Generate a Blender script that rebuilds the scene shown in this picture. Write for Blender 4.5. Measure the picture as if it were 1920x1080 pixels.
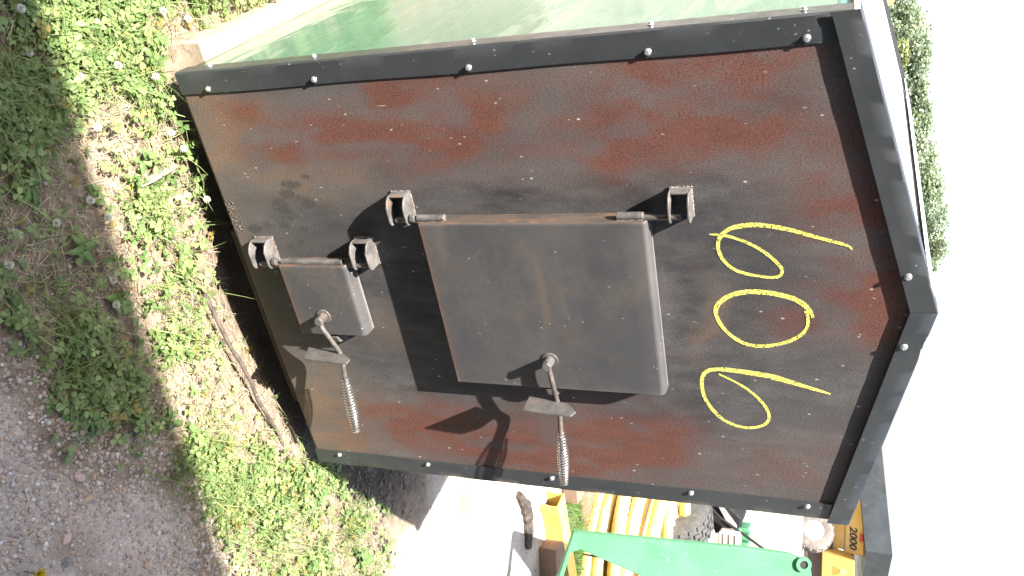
import bpy, bmesh, math, random
import numpy as np
from mathutils import Vector, Matrix
PI = math.pi
random.seed(7); rng = np.random.default_rng(11)
scene = bpy.context.scene
for o in list(bpy.data.objects): bpy.data.objects.remove(o)

# ------------------------------------------------------------------ camera, sky, sun, exposure
SUN = Vector((0.51, 0.31, -1.0)).normalized()          # direction the sunlight travels
CAM = Vector((-0.9957, -1.5796, 1.4834))
c_right = Vector((0.85728, -0.51444, 0.02057)); c_up = Vector((0.17436, 0.32769, 0.92856)); c_fwd = Vector((0.48442, 0.79245, -0.37062))
cam = bpy.data.cameras.new('camera'); camo = bpy.data.objects.new('camera', cam)
scene.collection.objects.link(camo); scene.camera = camo
X, Y, Z = c_up, -c_right, -c_fwd                        # the phone was held sideways: world up runs along picture x
camo.matrix_world = Matrix(((X.x, Y.x, Z.x, CAM.x), (X.y, Y.y, Z.y, CAM.y), (X.z, Y.z, Z.z, CAM.z), (0, 0, 0, 1)))
cam.sensor_width = 36; cam.lens = 36 * 1588.7 / 1920; cam.clip_end = 2000; cam.clip_start = 0.05
world = bpy.data.worlds.new('World'); scene.world = world; world.use_nodes = True
wn = world.node_tree.nodes; wl = world.node_tree.links
sky = wn.new('ShaderNodeTexSky'); sky.sky_type = 'NISHITA'; sky.sun_disc = False
sky.sun_elevation = math.asin(-SUN.z); sky.sun_rotation = math.atan2(-SUN.x, -SUN.y)
sky.air_density = 1.0; sky.dust_density = 3.0; sky.ozone_density = 1.0
wl.new(sky.outputs['Color'], wn['Background'].inputs['Color']); wn['Background'].inputs['Strength'].default_value = 0.11
sun = bpy.data.lights.new('sun', 'SUN'); sun.energy = 5.0; sun.angle = math.radians(0.53); sun.color = (1.0, 0.96, 0.89)
suno = bpy.data.objects.new('sun', sun); scene.collection.objects.link(suno)
suno.rotation_euler = SUN.to_track_quat('-Z', 'Y').to_euler(); suno.location = (-3, -3, 8)
vs = scene.view_settings; vs.view_transform = 'Standard'; vs.look = 'None'; vs.gamma = 1.0; vs.use_curve_mapping = False; vs.exposure = 2.08

# ------------------------------------------------------------------ helpers
def link(o):
    scene.collection.objects.link(o); return o
def tag(o, label=None, cat=None, group=None, kind=None):
    if label: o['label'] = label
    if cat: o['category'] = cat
    if group: o['group'] = group
    if kind: o['kind'] = kind
    return o
def thing(name, label, cat, loc=(0, 0, 0), rz=0.0, group=None):
    o = bpy.data.objects.new(name, None); o.empty_display_size = .05
    o.location = loc; o.rotation_euler = (0, 0, rz); link(o); return tag(o, label, cat, group)
class MB:
    def __init__(s): s.v = []; s.f = []
    def add(s, vs_, fs):
        b = len(s.v); s.v += [tuple(p) for p in vs_]; s.f += [tuple(i + b for i in f) for f in fs]; return s
    def box(s, lo, hi, M=None):
        x0, y0, z0 = lo; x1, y1, z1 = hi
        v = [(x0, y0, z0), (x1, y0, z0), (x1, y1, z0), (x0, y1, z0), (x0, y0, z1), (x1, y0, z1), (x1, y1, z1), (x0, y1, z1)]
        if M is not None: v = [tuple(M @ Vector(p)) for p in v]
        return s.add(v, [(0, 3, 2, 1), (4, 5, 6, 7), (0, 1, 5, 4), (1, 2, 6, 5), (2, 3, 7, 6), (3, 0, 4, 7)])
    def prism(s, poly, d):                                # polygon of 3D points extruded by vector d
        n = len(poly); p = [Vector(q) for q in poly]; d = Vector(d)
        v = p + [q + d for q in p]
        f = [tuple(range(n))[::-1], tuple(range(n, 2 * n))] + [(i, (i + 1) % n, n + (i + 1) % n, n + i) for i in range(n)]
        return s.add(v, f)
    def tube(s, pts, r, n=10, caps=True):
        pts = [Vector(p) for p in pts]; m = len(pts)
        rr = r if hasattr(r, '__len__') else [r] * m
        t0 = (pts[1] - pts[0]).normalized(); a = t0.orthogonal().normalized(); rings = []
        for i, p in enumerate(pts):
            t = (pts[min(i + 1, m - 1)] - pts[max(i - 1, 0)]).normalized()
            a = (a - t * a.dot(t)).normalized(); b = t.cross(a)
            rings.append([p + (a * math.cos(2 * PI * k / n) + b * math.sin(2 * PI * k / n)) * rr[i] for k in range(n)])
        v = [q for g in rings for q in g]
        f = [(i * n + k, i * n + (k + 1) % n, (i + 1) * n + (k + 1) % n, (i + 1) * n + k) for i in range(m - 1) for k in range(n)]
        if caps: f += [tuple(range(n))[::-1], tuple(range((m - 1) * n, m * n))]
        return s.add(v, f)
    def lathe(s, prof, c, axis, n=24):                    # prof: (radius, along) list, closed ends if radius 0
        c = Vector(c); ax = Vector(axis).normalized(); a = ax.orthogonal().normalized(); b = ax.cross(a); m = len(prof)
        v = [c + ax * h + (a * math.cos(2 * PI * k / n) + b * math.sin(2 * PI * k / n)) * r for r, h in prof for k in range(n)]
        f = [(i * n + k, i * n + (k + 1) % n, (i + 1) * n + (k + 1) % n, (i + 1) * n + k) for i in range(m - 1) for k in range(n)]
        if prof[0][0] > 1e-6: f.append(tuple(range(n))[::-1])
        if prof[-1][0] > 1e-6: f.append(tuple(range((m - 1) * n, m * n)))
        return s.add(v, f)
    def build(s, name, mat, parent=None, smooth=False, bevel=0, seg=2, solid=0):
        me = bpy.data.meshes.new(name); me.from_pydata(s.v, [], s.f); 
        bm = bmesh.new(); bm.from_mesh(me); bmesh.ops.recalc_face_normals(bm, faces=bm.faces); bm.to_mesh(me); bm.free()
        me.materials.append(mat)
        if smooth: me.shade_smooth()
        o = link(bpy.data.objects.new(name, me))
        if bevel:
            b = o.modifiers.new('bevel', 'BEVEL'); b.width = bevel; b.segments = seg; b.limit_method = 'ANGLE'; b.angle_limit = math.radians(35); b.harden_normals = False
        if smooth or bevel:
            me.shade_smooth()
            try: me.set_sharp_from_angle(angle=math.radians(40))
            except Exception: pass
        if parent is not None: o.parent = parent
        return o
def dup(o, parent=None, loc=None):
    c = o.copy(); link(c)
    if parent is not None: c.parent = parent
    if loc is not None: c.location = loc
    for ch in o.children: dup(ch, c)
    return c
def np_mesh(name, V, loops, sizes, mat, col=None, smooth=False):
    me = bpy.data.meshes.new(name); V = np.asarray(V, np.float32); loops = np.asarray(loops, np.int32); sizes = np.asarray(sizes, np.int32)
    me.vertices.add(len(V)); me.vertices.foreach_set('co', V.ravel())
    me.loops.add(len(loops)); me.loops.foreach_set('vertex_index', loops)
    me.polygons.add(len(sizes)); me.polygons.foreach_set('loop_start', np.concatenate([[0], np.cumsum(sizes)[:-1]]).astype(np.int32))
    me.update(calc_edges=True); me.validate()
    if col is not None:
        at = me.attributes.new('col', 'FLOAT_COLOR', 'POINT'); c4 = np.ones((len(V), 4), np.float32); c4[:, :3] = col; at.data.foreach_set('color', c4.ravel())
    if smooth: me.shade_smooth()
    me.materials.append(mat)
    return link(bpy.data.objects.new(name, me))
# smooth value noise for numpy
_T = rng.random((64, 64))
def vnoise(x, y):
    x = np.asarray(x, float); y = np.asarray(y, float); xi = np.floor(x).astype(int); yi = np.floor(y).astype(int); fx = x - xi; fy = y - yi
    fx = fx * fx * (3 - 2 * fx); fy = fy * fy * (3 - 2 * fy); g = lambda a, b: _T[a % 64, b % 64]
    return (g(xi, yi) * (1 - fx) + g(xi + 1, yi) * fx) * (1 - fy) + (g(xi, yi + 1) * (1 - fx) + g(xi + 1, yi + 1) * fx) * fy
def fbm(x, y, o=4):
    s = 0; a = .5
    for i in range(o): s = s + a * vnoise(x * 2 ** i + 13.7 * i, y * 2 ** i + 7.1 * i); a *= .5
    return s / (1 - .5 ** o)

# ------------------------------------------------------------------ materials
class NT:
    def __init__(s, name):
        s.m = bpy.data.materials.new(name); s.m.use_nodes = True; s.n = s.m.node_tree.nodes; s.l = s.m.node_tree.links
        s.b = s.n['Principled BSDF']; s.tc = s.n.new('ShaderNodeTexCoord')
    def set(s, **k):
        for a, v in k.items():
            i = s.b.inputs[a.replace('_', ' ')]
            if hasattr(v, 'is_linked'): s.l.new(v, i)
            else: i.default_value = (*v, 1) if isinstance(v, tuple) and len(v) == 3 else v
    def co(s, scale=(1, 1, 1), src='Object'):
        mp = s.n.new('ShaderNodeMapping'); mp.inputs['Scale'].default_value = scale; s.l.new(s.tc.outputs[src], mp.inputs['Vector']); return mp.outputs[0]
    def noise(s, scale, detail=4, rough=.6, vec=None, dist=0):
        t = s.n.new('ShaderNodeTexNoise'); t.inputs['Scale'].default_value = scale; t.inputs['Detail'].default_value = detail; t.inputs['Roughness'].default_value = rough; t.inputs['Distortion'].default_value = dist
        s.l.new(vec if vec is not None else s.tc.outputs['Object'], t.inputs['Vector']); return t.outputs['Fac']
    def vor(s, scale, feature='F1', vec=None, out='Distance'):
        t = s.n.new('ShaderNodeTexVoronoi'); t.inputs['Scale'].default_value = scale; t.feature = feature
        s.l.new(vec if vec is not None else s.tc.outputs['Object'], t.inputs['Vector']); return t.outputs[out]
    def ramp(s, fac, lo, hi, a=0.0, b=1.0):
        r = s.n.new('ShaderNodeMapRange'); r.interpolation_type = 'SMOOTHSTEP'
        for i, v in ((1, lo), (2, hi), (3, a), (4, b)): r.inputs[i].default_value = v
        s.l.new(fac, r.inputs[0]); return r.outputs[0]
    def math(s, op, a, b=0.0):
        m = s.n.new('ShaderNodeMath'); m.operation = op
        for i, v in ((0, a), (1, b)):
            if hasattr(v, 'is_linked'): s.l.new(v, m.inputs[i])
            else: m.inputs[i].default_value = v
        return m.outputs[0]
    def mix(s, fac, a, b, mode='MIX'):
        m = s.n.new('ShaderNodeMix'); m.data_type = 'RGBA'; m.blend_type = mode
        for i, v in ((0, fac), (6, a), (7, b)):
            if hasattr(v, 'is_linked'): s.l.new(v, m.inputs[i])
            else: m.inputs[i].default_value = (*v, 1) if isinstance(v, tuple) else v
        return m.outputs[2]
    def attr(s, name, out='Fac'):
        a = s.n.new('ShaderNodeAttribute'); a.attribute_name = name; return a.outputs[out]
    def bump(s, h, strength=.3, dist=.002):
        b = s.n.new('ShaderNodeBump'); b.inputs['Strength'].default_value = strength; b.inputs['Distance'].default_value = dist
        s.l.new(h, b.inputs['Height']); s.l.new(b.outputs[0], s.b.inputs['Normal'])
def mottled(name, c1, c2, scale=8, rough=.6, metallic=0.0, bump=.0, bscale=60, bdist=.002, spec=.4, c3=None, s3=30, t3=(.6, .7), stretch=(1, 1, 1), rvar=.1):
    m = NT(name); v = m.co(stretch); n = m.noise(scale, 6, .65, v)
    c = m.mix(m.ramp(n, .35, .68), c1, c2)
    if c3: c = m.mix(m.ramp(m.noise(s3, 5, .7, v), *t3), c, c3)
    m.set(Base_Color=c, Roughness=m.ramp(m.noise(scale * 3, 3), .3, .7, rough - rvar, rough + rvar), Metallic=metallic, Specular_IOR_Level=spec)
    if bump: m.bump(m.noise(bscale, 4), bump, bdist)
    return m.m

def make_panel_mat():
    m = NT('mill_scale_steel')
    st = m.co((1, 1, .35)); grain = m.noise(360, 4, .75, m.co((1, 1, .6))); med = m.noise(38, 6, .7, st); big = m.noise(6, 5, .6, st)
    base = m.mix(m.ramp(big, .35, .65), (.078, .073, .072), (.118, .110, .106))
    base = m.mix(m.ramp(med, .36, .7, 0, .6), base, (.074, .066, .064))
    sc = m.math('MULTIPLY', m.attr('scale'), m.ramp(med, .28, .66, .45, 1.0))
    c = m.mix(sc, base, (.026, .029, .034))  # near-black mill scale, also deepening the shade around the doors
    tn = m.math('MULTIPLY', m.attr('tan'), m.ramp(med, .25, .6, .5, 1.0))
    c = m.mix(tn, c, (.175, .118, .080))
    rs = m.math('MULTIPLY', m.attr('rust'), m.ramp(grain, .3, .62, .35, 1.0))
    c = m.mix(rs, c, m.mix(m.ramp(med, .35, .65), (.105, .027, .016), (.145, .042, .023)))
    c = m.mix(m.math('MULTIPLY', m.attr('spot'), m.ramp(grain, .3, .7, .55, .95)), c, (.045, .043, .040))
    c = m.mix(m.ramp(grain, .48, .62, 0, .68), c, (.030, .025, .024))
    c = m.mix(m.ramp(grain, .42, .28, 0, .5), c, (.24, .2, .18))
    # flecks of weld spatter and dust
    vd = m.vor(60, vec=m.co((1, 1, .5))); pick = m.noise(15, 2); fl = m.math('MULTIPLY', m.ramp(vd, .15, .06), m.ramp(pick, .50, .62, 0, .75))
    c = m.mix(fl, c, (.5, .47, .44))
    sv = m.co((2.2, 1, .12)); sd = m.vor(16, vec=sv); sl = m.math('MULTIPLY', m.ramp(sd, .05, .02), m.ramp(m.noise(9, 2), .62, .66))
    c = m.mix(sl, c, (.38, .3, .26))
    m.set(Base_Color=c, Roughness=m.ramp(grain, .3, .7, .55, .75), Specular_IOR_Level=.28, Metallic=0.0)
    m.bump(m.math('ADD', m.math('MULTIPLY', grain, .5), big), .12, .001)
    return m.m
def make_door_mat(name, rusty):
    m = NT(name); big = m.noise(7, 6, .65); med = m.noise(45, 5, .7); grain = m.noise(500, 2, .6)
    c = m.mix(m.ramp(big, .35, .68), (.060, .059, .062), (.084, .079, .077))
    c = m.mix(m.ramp(m.noise(13, 4, .6, m.co((1, 1, .5))), .55, .8, 0, .6), c, (.105, .080, .062))
    c = m.mix(m.ramp(med, .45, .75, 0, .4), c, (.04, .038, .039))
    smear = m.noise(4.5, 5, .7, m.co((.7, 1, 1.6)), 1.5); c = m.mix(m.ramp(smear, .52, .68, 0, .55), c, (.115, .092, .072))
    c = m.mix(m.ramp(m.noise(6, 4, .6), .56, .72, 0, .6), c, (.048, .047, .052))
    sx = m.vor(14, vec=m.co((.35, 1, 2.4))); c = m.mix(m.math('MULTIPLY', m.ramp(sx, .04, .01), m.ramp(m.noise(8, 2), .5, .58, 0, .7)), c, (.3, .28, .27))
    if rusty:
        c = m.mix(m.math('MULTIPLY', m.ramp(m.noise(110, 3, .6), .57, .66), m.ramp(m.noise(14, 3), .45, .65, 0, .55)), c, (.20, .10, .05))
    c = m.mix(m.math('MULTIPLY', m.attr('edge'), m.ramp(med, .3, .6, .4, 1)), c, (.135, .072, .045))
    vd = m.vor(52); c = m.mix(m.math('MULTIPLY', m.ramp(vd, .10, .04), m.ramp(m.noise(17, 2), .5, .6)), c, (.5, .48, .46))
    geo = m.n.new('ShaderNodeNewGeometry'); worn = m.ramp(geo.outputs['Pointiness'], .53, .6)
    c = m.mix(m.math('MULTIPLY', worn, .5), c, (.3, .28, .27))
    m.set(Base_Color=c, Roughness=m.ramp(med, .3, .7, .36, .58), Specular_IOR_Level=.4, Metallic=.1)
    m.bump(m.math('ADD', m.math('MULTIPLY', grain, .3), big), .2, .0015)
    return m.m
def make_trim_mat():
    m = NT('black_painted_trim'); n = m.noise(5, 4)
    c = m.mix(m.ramp(n, .3, .7), (.030, .033, .036), (.040, .043, .046))
    vd = m.vor(60, vec=m.co((1, 1, .7))); fl = m.math('MULTIPLY', m.ramp(vd, .14, .06), m.ramp(m.noise(11, 2), .47, .56))
    c = m.mix(m.math('MULTIPLY', fl, .6), c, (.3, .3, .3))
    sv = m.vor(20, vec=m.co((3, 1, .5))); c = m.mix(m.math('MULTIPLY', m.ramp(sv, .05, .015), m.ramp(m.noise(14, 2), .55, .6)), c, (.3, .3, .3))
    c = m.mix(m.ramp(m.noise(160, 3), .6, .75, 0, .25), c, (.16, .15, .14))
    m.set(Base_Color=c, Roughness=m.ramp(m.noise(22, 4), .3, .7, .30, .44), Specular_IOR_Level=.5)
    m.bump(m.noise(9, 2), .12, .004); return m.m
def make_green_sheet():
    m = NT('glossy_green_sheet'); n = m.noise(2.2, 5, .6, m.co((1, 1, .6)), .6)
    c = m.mix(m.ramp(n, .3, .7), (.06, .135, .10), (.075, .155, .118))
    film = m.ramp(m.noise(3.0, 4, .6, m.co((1, .5, 2.5)), 1.2), .56, .64)          # cloudy protective film
    c = m.mix(m.math('MULTIPLY', film, .5), c, (.19, .23, .175))
    m.set(Base_Color=c, Roughness=m.ramp(film, 0, 1, .13, .22), Specular_IOR_Level=.26, Coat_Weight=.0, Coat_Roughness=.1)
    m.bump(m.noise(5, 3, .5, m.co((1, .35, 1.6)), .8), .35, .02); return m.m
def make_chalk():
    m = NT('yellow_chalk'); g = m.noise(520, 2, .6); g2 = m.noise(150, 3)
    m.set(Base_Color=m.mix(m.ramp(g, .35, .65), (.62, .58, .10), (.88, .84, .22)), Roughness=.95, Specular_IOR_Level=.1,
          Alpha=m.ramp(m.math('ADD', g, m.math('MULTIPLY', g2, .6)), .66, .88, .0, 1.0)); return m.m
def make_leaf(name, trans=.35):
    m = NT(name); c = m.attr('col', 'Color'); b = m.b
    m.set(Base_Color=c, Roughness=.5, Specular_IOR_Level=.35)
    tr = m.n.new('ShaderNodeBsdfTranslucent'); m.l.new(m.mix(.5, c, (.24, .32, .03)), tr.inputs[0])
    mx = m.n.new('ShaderNodeMixShader'); mx.inputs[0].default_value = trans
    m.l.new(b.outputs[0], mx.inputs[1]); m.l.new(tr.outputs[0], mx.inputs[2]); m.l.new(mx.outputs[0], m.n['Material Output'].inputs[0]); return m.m
def make_ground():
    m = NT('soil_and_gravel'); v = m.tc.outputs['Object']
    veg = m.attr('veg'); n1 = m.noise(3, 6, .6); n2 = m.noise(26, 6, .7); n3 = m.noise(180, 4, .7)
    soil = m.mix(m.ramp(n2, .3, .7), (.14, .10, .072), (.31, .245, .18))
    cb = m.n.new('ShaderNodeRGBToBW'); m.l.new(m.vor(150, out='Color'), cb.inputs[0]); cell = cb.outputs[0]; cd = m.vor(150)
    peb = m.mix(.55, m.mix(m.ramp(n2, .3, .7), (.39, .335, .28), (.54, .475, .41)), m.mix(cell, (.25, .21, .175), (.62, .55, .48)))
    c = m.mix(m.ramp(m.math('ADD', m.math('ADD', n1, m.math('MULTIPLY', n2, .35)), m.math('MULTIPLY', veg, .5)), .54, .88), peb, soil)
    c = m.mix(m.ramp(n3, .55, .75, 0, .45), c, (.10, .08, .062))
    c = m.mix(m.ramp(m.noise(420, 2), .66, .72, 0, .7), c, (.55, .52, .48))
    c = m.mix(m.math('MULTIPLY', m.attr('earth_shade'), m.ramp(n2, .25, .6, .6, 1.0)), c, m.mix(m.ramp(n3, .35, .65), (.035, .028, .022), (.11, .09, .072)))  # near-black earth colour that carries painted furnace shade
    far = m.attr('far'); c = m.mix(far, c, m.mix(m.ramp(m.noise(.25, 5), .4, .6), (.36, .33, .28), (.26, .25, .17)))
    m.set(Base_Color=c, Roughness=.95, Specular_IOR_Level=.15)
    m.bump(m.math('ADD', m.math('MULTIPLY', cd, -.6), m.math('ADD', n3, n2)), .7, .006); return m.m

M = dict(
    door_side=mottled('rusty_door_edge', (.05, .042, .039), (.085, .065, .053), 25, .7, bump=.3, bscale=160, c3=(.13, .075, .048), s3=40, t3=(.5, .66), spec=.2, stretch=(1, 1, .4)),
    panel=make_panel_mat(), door=make_door_mat('dark_door_steel', False), ash=make_door_mat('rust_flecked_door_steel', True), trim=make_trim_mat(), green_sheet=make_green_sheet(), chalk=make_chalk(),
    white_roof=mottled('white_painted_roof', (.72, .72, .71), (.8, .8, .79), 3, .35, bump=.1, bscale=4, bdist=.01),
    bracket=mottled('worn_bracket_steel', (.07, .065, .063), (.145, .134, .128), 30, .5, .1, bump=.3, bscale=150, c3=(.19, .11, .07), s3=45, t3=(.56, .7)),
    rod=mottled('rusty_rod_steel', (.065, .06, .057), (.13, .115, .104), 40, .5, .15, bump=.3, bscale=200, c3=(.26, .13, .07), s3=50, t3=(.55, .68)),
    plate=mottled('dark_latch_plate', (.07, .065, .062), (.11, .1, .095), 40, .6, .1, bump=.2, bscale=200, c3=(.2, .1, .055), s3=60, t3=(.6, .7)),
    zinc=mottled('zinc_screw', (.5, .51, .52), (.72, .73, .75), 120, .3, .75),
    chrome=mottled('nickel_spring_wire', (.66, .65, .64), (.8, .79, .78), 90, .2, .95, rvar=.05),
    weld=mottled('weld_bead', (.10, .08, .07), (.30, .25, .22), 160, .5, .4, bump=.6, bscale=260),
    wood=mottled('weathered_timber', (.33, .26, .19), (.46, .38, .29), 9, .85, bump=.5, bscale=90, c3=(.22, .16, .11), s3=25, t3=(.55, .7), stretch=(1, .12, 1)),
    wood_x=mottled('dark_skid_timber', (.04, .033, .025), (.065, .054, .04), 12, .85, bump=.5, bscale=90, c3=(.1, .08, .05), s3=25, t3=(.55, .7), stretch=(.12, 1, 1)),
    redwood=mottled('reddish_timber', (.17, .105, .075), (.26, .17, .12), 8, .85, bump=.5, bscale=60, c3=(.2, .1, .06), s3=22, t3=(.55, .7), stretch=(.2, 1, 1)),
    greywood=mottled('grey_splintered_wood', (.16, .13, .105), (.27, .23, .19), 30, .9, bump=.6, bscale=150, stretch=(1, .15, 1)),
    stick=mottled('grey_brown_stick', (.06, .045, .036), (.13, .10, .085), 30, .8, bump=.6, bscale=140, c3=(.22, .19, .165), s3=40, t3=(.6, .7)),
    stone_pink=mottled('pinkish_stone', (.42, .30, .25), (.55, .42, .36), 30, .85, bump=.4, bscale=120),
    stone_tan=mottled('tan_stone', (.36, .26, .18), (.48, .38, .28), 30, .85, bump=.4, bscale=120),
    stone_grey=mottled('grey_stone', (.16, .16, .16), (.28, .27, .26), 30, .85, bump=.4, bscale=120),
    yellow=mottled('yellow_paint', (.66, .45, .09), (.74, .54, .15), 5, .45, c3=(.3, .16, .04), s3=30, t3=(.66, .74)),
    pipe=mottled('yellow_corrugated_pipe', (.68, .46, .13), (.76, .56, .22), 6, .45),
    ochre=mottled('machine_yellow', (.50, .29, .07), (.58, .36, .10), 1.2, .45, c3=(.3, .17, .05), s3=6, t3=(.62, .75)),
    hood=mottled('black_machine_hood', (.018, .022, .027), (.03, .035, .041), 1.0, .5, c3=(.1, .1, .1), s3=7, t3=(.62, .72)),
    green_paint=mottled('green_paint', (.06, .20, .095), (.075, .235, .12), 5, .5, spec=.25, c3=(.13, .29, .18), s3=22, t3=(.58, .72)),
    rubber=mottled('black_rubber', (.05, .05, .05), (.085, .083, .08), 20, .8, bump=.3, bscale=80),
    dusty_rubber=mottled('dusty_rubber', (.10, .085, .075), (.19, .165, .15), 2, .9),
    rim=mottled('tan_rim', (.42, .27, .13), (.5, .34, .18), 14, .5), white_rim=mottled('white_rim', (.72, .7, .66), (.8, .78, .74), 6, .4),
    black=mottled('black_plastic', (.012, .012, .012), (.02, .02, .02), 8, .75, spec=.15), grey=mottled('grey_metal', (.3, .3, .3), (.45, .45, .44), 20, .4, .4),
    cover=mottled('cream_engine_cover', (.55, .47, .4), (.66, .58, .5), 10, .4), orange=mottled('orange_hose', (.6, .2, .04), (.7, .28, .08), 8, .5),
    white=mottled('white_plastic', (.75, .75, .74), (.82, .82, .81), 10, .4), red=mottled('red_lens', (.35, .03, .03), (.45, .05, .04), 10, .3),
    wire=mottled('galvanised_wire', (.5, .5, .5), (.65, .65, .64), 60, .35, .7), ink=mottled('black_ink', (.012, .012, .012), (.02, .02, .02), 10, .5),
    bark=mottled('bark', (.04, .032, .026), (.10, .082, .07), 25, .95, bump=.9, bscale=60, bdist=.01), logend=mottled('log_end', (.5, .27, .1), (.62, .38, .18), 6, .8),
    leaf=make_leaf('clover_leaf', .25), grass=make_leaf('grass_blade', .3), straw=make_leaf('dry_straw', .15), tree=make_leaf('tree_leaf', .25), petal=make_leaf('petal', .4), broad=make_leaf('broad_leaf', .3),
    pebble=None, ground=make_ground(),
    shed=mottled('dark_sheet_steel', (.07, .07, .07), (.11, .11, .105), 2, .7), shedwood=mottled('shed_timber', (.3, .24, .17), (.4, .33, .25), 5, .85))
pm = NT('pebbles'); pm.set(Base_Color=pm.mix(.3, pm.attr('col', 'Color'), pm.mix(pm.ramp(pm.noise(300, 3), .3, .7), (.2, .18, .16), (.42, .39, .36))), Roughness=.9, Specular_IOR_Level=.2); M['pebble'] = pm.m

# ------------------------------------------------------------------ ground
def gz(x, y):
    x = np.asarray(x, float); y = np.asarray(y, float); near = np.exp(-((x - .2) / 2.2) ** 2 - (y / 2.0) ** 2)
    z = -.10 - .05 * np.exp(-((x - .12) / .34) ** 2 - ((y - .05) / .13) ** 2) + .035 * np.exp(-((x + .58) / .16) ** 2 - ((y - .02) / .2) ** 2) + .035 * np.exp(-((x - .62) / .16) ** 2 - ((y - .0) / .16) ** 2)
    z = z + near * .035 * (fbm(x * 3.1 + 5, y * 3.1 + 9, 3) - .5) + near * .018 * (fbm(x * 17, y * 17, 3) - .5)
    # shallow wheel rut pressed into the gravel in front
    d = (y + .62 + .05 * (x - .5)) ; z = z + near * .012 * np.exp(-((x - .62) / .03) ** 2) * (y < -.25)
    far = np.clip((np.hypot(x, y) - 6) / 30, 0, 1); return z + far * .25 * (fbm(x * .08, y * .08, 3) - .5)
VEG = [(-.35, -.57), (-.22, -.56), (.06, -.54), (.14, -.42), (.24, -.35), (.41, -.30), (.59, -.34), (.80, -.31), (1.2, -.25), (1.42, .1), (1.34, .24), (1.09, .27), (.89, .14), (.73, .09), (.6, .05), (-.56, .05), (-.66, .1), (-.68, 1.3), (-1.2, 3.0), (-4, 3), (-4, -1.2), (-1.3, -1.05)]
def in_poly(px, py, poly):
    r = np.zeros(len(px), bool); n = len(poly)
    for i in range(n):
        x0, y0 = poly[i]; x1, y1 = poly[(i + 1) % n]
        c = ((y0 > py) != (y1 > py)) & (px < (x1 - x0) * (py - y0) / (y1 - y0 + 1e-12) + x0); r ^= c
    return r
def soft_veg(x, y):
    s = np.zeros(len(x))
    for k in range(10):
        a = k * 2.4; rr = .10 * math.sqrt((k + .5) / 10); s += in_poly(x + rr * math.cos(a), y + rr * math.sin(a), VEG)
    return s / 10
def veg_density(x, y):
    jx = x + .10 * (fbm(x * 6, y * 6, 3) - .5); jy = y + .10 * (fbm(x * 6 + 40, y * 6 + 3, 3) - .5)
    d = soft_veg(jx, jy) ** 1.6
    bare = 1.25 * np.exp(-((x - .10) / .42) ** 4 - ((y + .03 + .02 * x) / .10) ** 2) + .8 * np.exp(-((x + .62) / .09) ** 2 - ((y - .25) / .25) ** 2)       # trodden soil beside the stick and the skid
    bare = bare + .9 * np.exp(-((x - .95) / .2) ** 2 - ((y - .02) / .12) ** 2) + .8 * np.exp(-((x - 1.22) / .2) ** 2 - ((y - .08) / .22) ** 2)
    patch = np.clip((fbm(x * 6 + 3, y * 6 + 1, 4) - .41) * 7, .10, 1)
    return d * np.clip(1 - 1.0 * bare, .05, 1) * patch
def build_ground():
    def axis(c, fine, half, far, n):
        a = np.arange(-half, half + fine / 2, fine) + c; g = half * (far / half) ** (np.arange(1, n + 1) / n)
        return np.concatenate([(c - g)[::-1], a, c + g])
    xs = axis(.3, .018, 2.0, 900, 34); ys = axis(.3, .018, 1.9, 900, 34)
    XX, YY = np.meshgrid(xs, ys); x = XX.ravel(); y = YY.ravel(); z = gz(x, y); V = np.stack([x, y, z], 1)
    nx, ny = len(xs), len(ys); i = np.arange(ny - 1)[:, None] * nx + np.arange(nx - 1)[None]; i = i.ravel()
    loops = np.stack([i, i + 1, i + nx + 1, i + nx], 1).ravel()
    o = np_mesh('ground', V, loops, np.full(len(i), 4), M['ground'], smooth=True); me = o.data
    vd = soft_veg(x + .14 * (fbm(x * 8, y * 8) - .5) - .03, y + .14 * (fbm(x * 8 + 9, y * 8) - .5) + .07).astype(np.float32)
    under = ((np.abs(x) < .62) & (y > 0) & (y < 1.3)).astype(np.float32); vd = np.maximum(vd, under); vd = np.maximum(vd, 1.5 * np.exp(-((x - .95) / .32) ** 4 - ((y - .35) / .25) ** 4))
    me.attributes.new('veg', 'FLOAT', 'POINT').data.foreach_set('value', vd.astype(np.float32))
    shade_mask = np.maximum(np.exp(-((x - .90) / .30) ** 4 - ((y - .36) / .26) ** 4), np.exp(-((x - .05) / .62) ** 6 - ((y - .17) / .14) ** 4))  # dark earth with shade painted in, right of the furnace and beneath it
    me.attributes.new('earth_shade', 'FLOAT', 'POINT').data.foreach_set('value', np.clip(shade_mask, 0, 1).astype(np.float32))
    me.attributes.new('far', 'FLOAT', 'POINT').data.foreach_set('value', np.clip((np.hypot(x, y) - 4) / 10, 0, 1).astype(np.float32))
    return tag(o, kind='structure')
build_ground()

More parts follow.
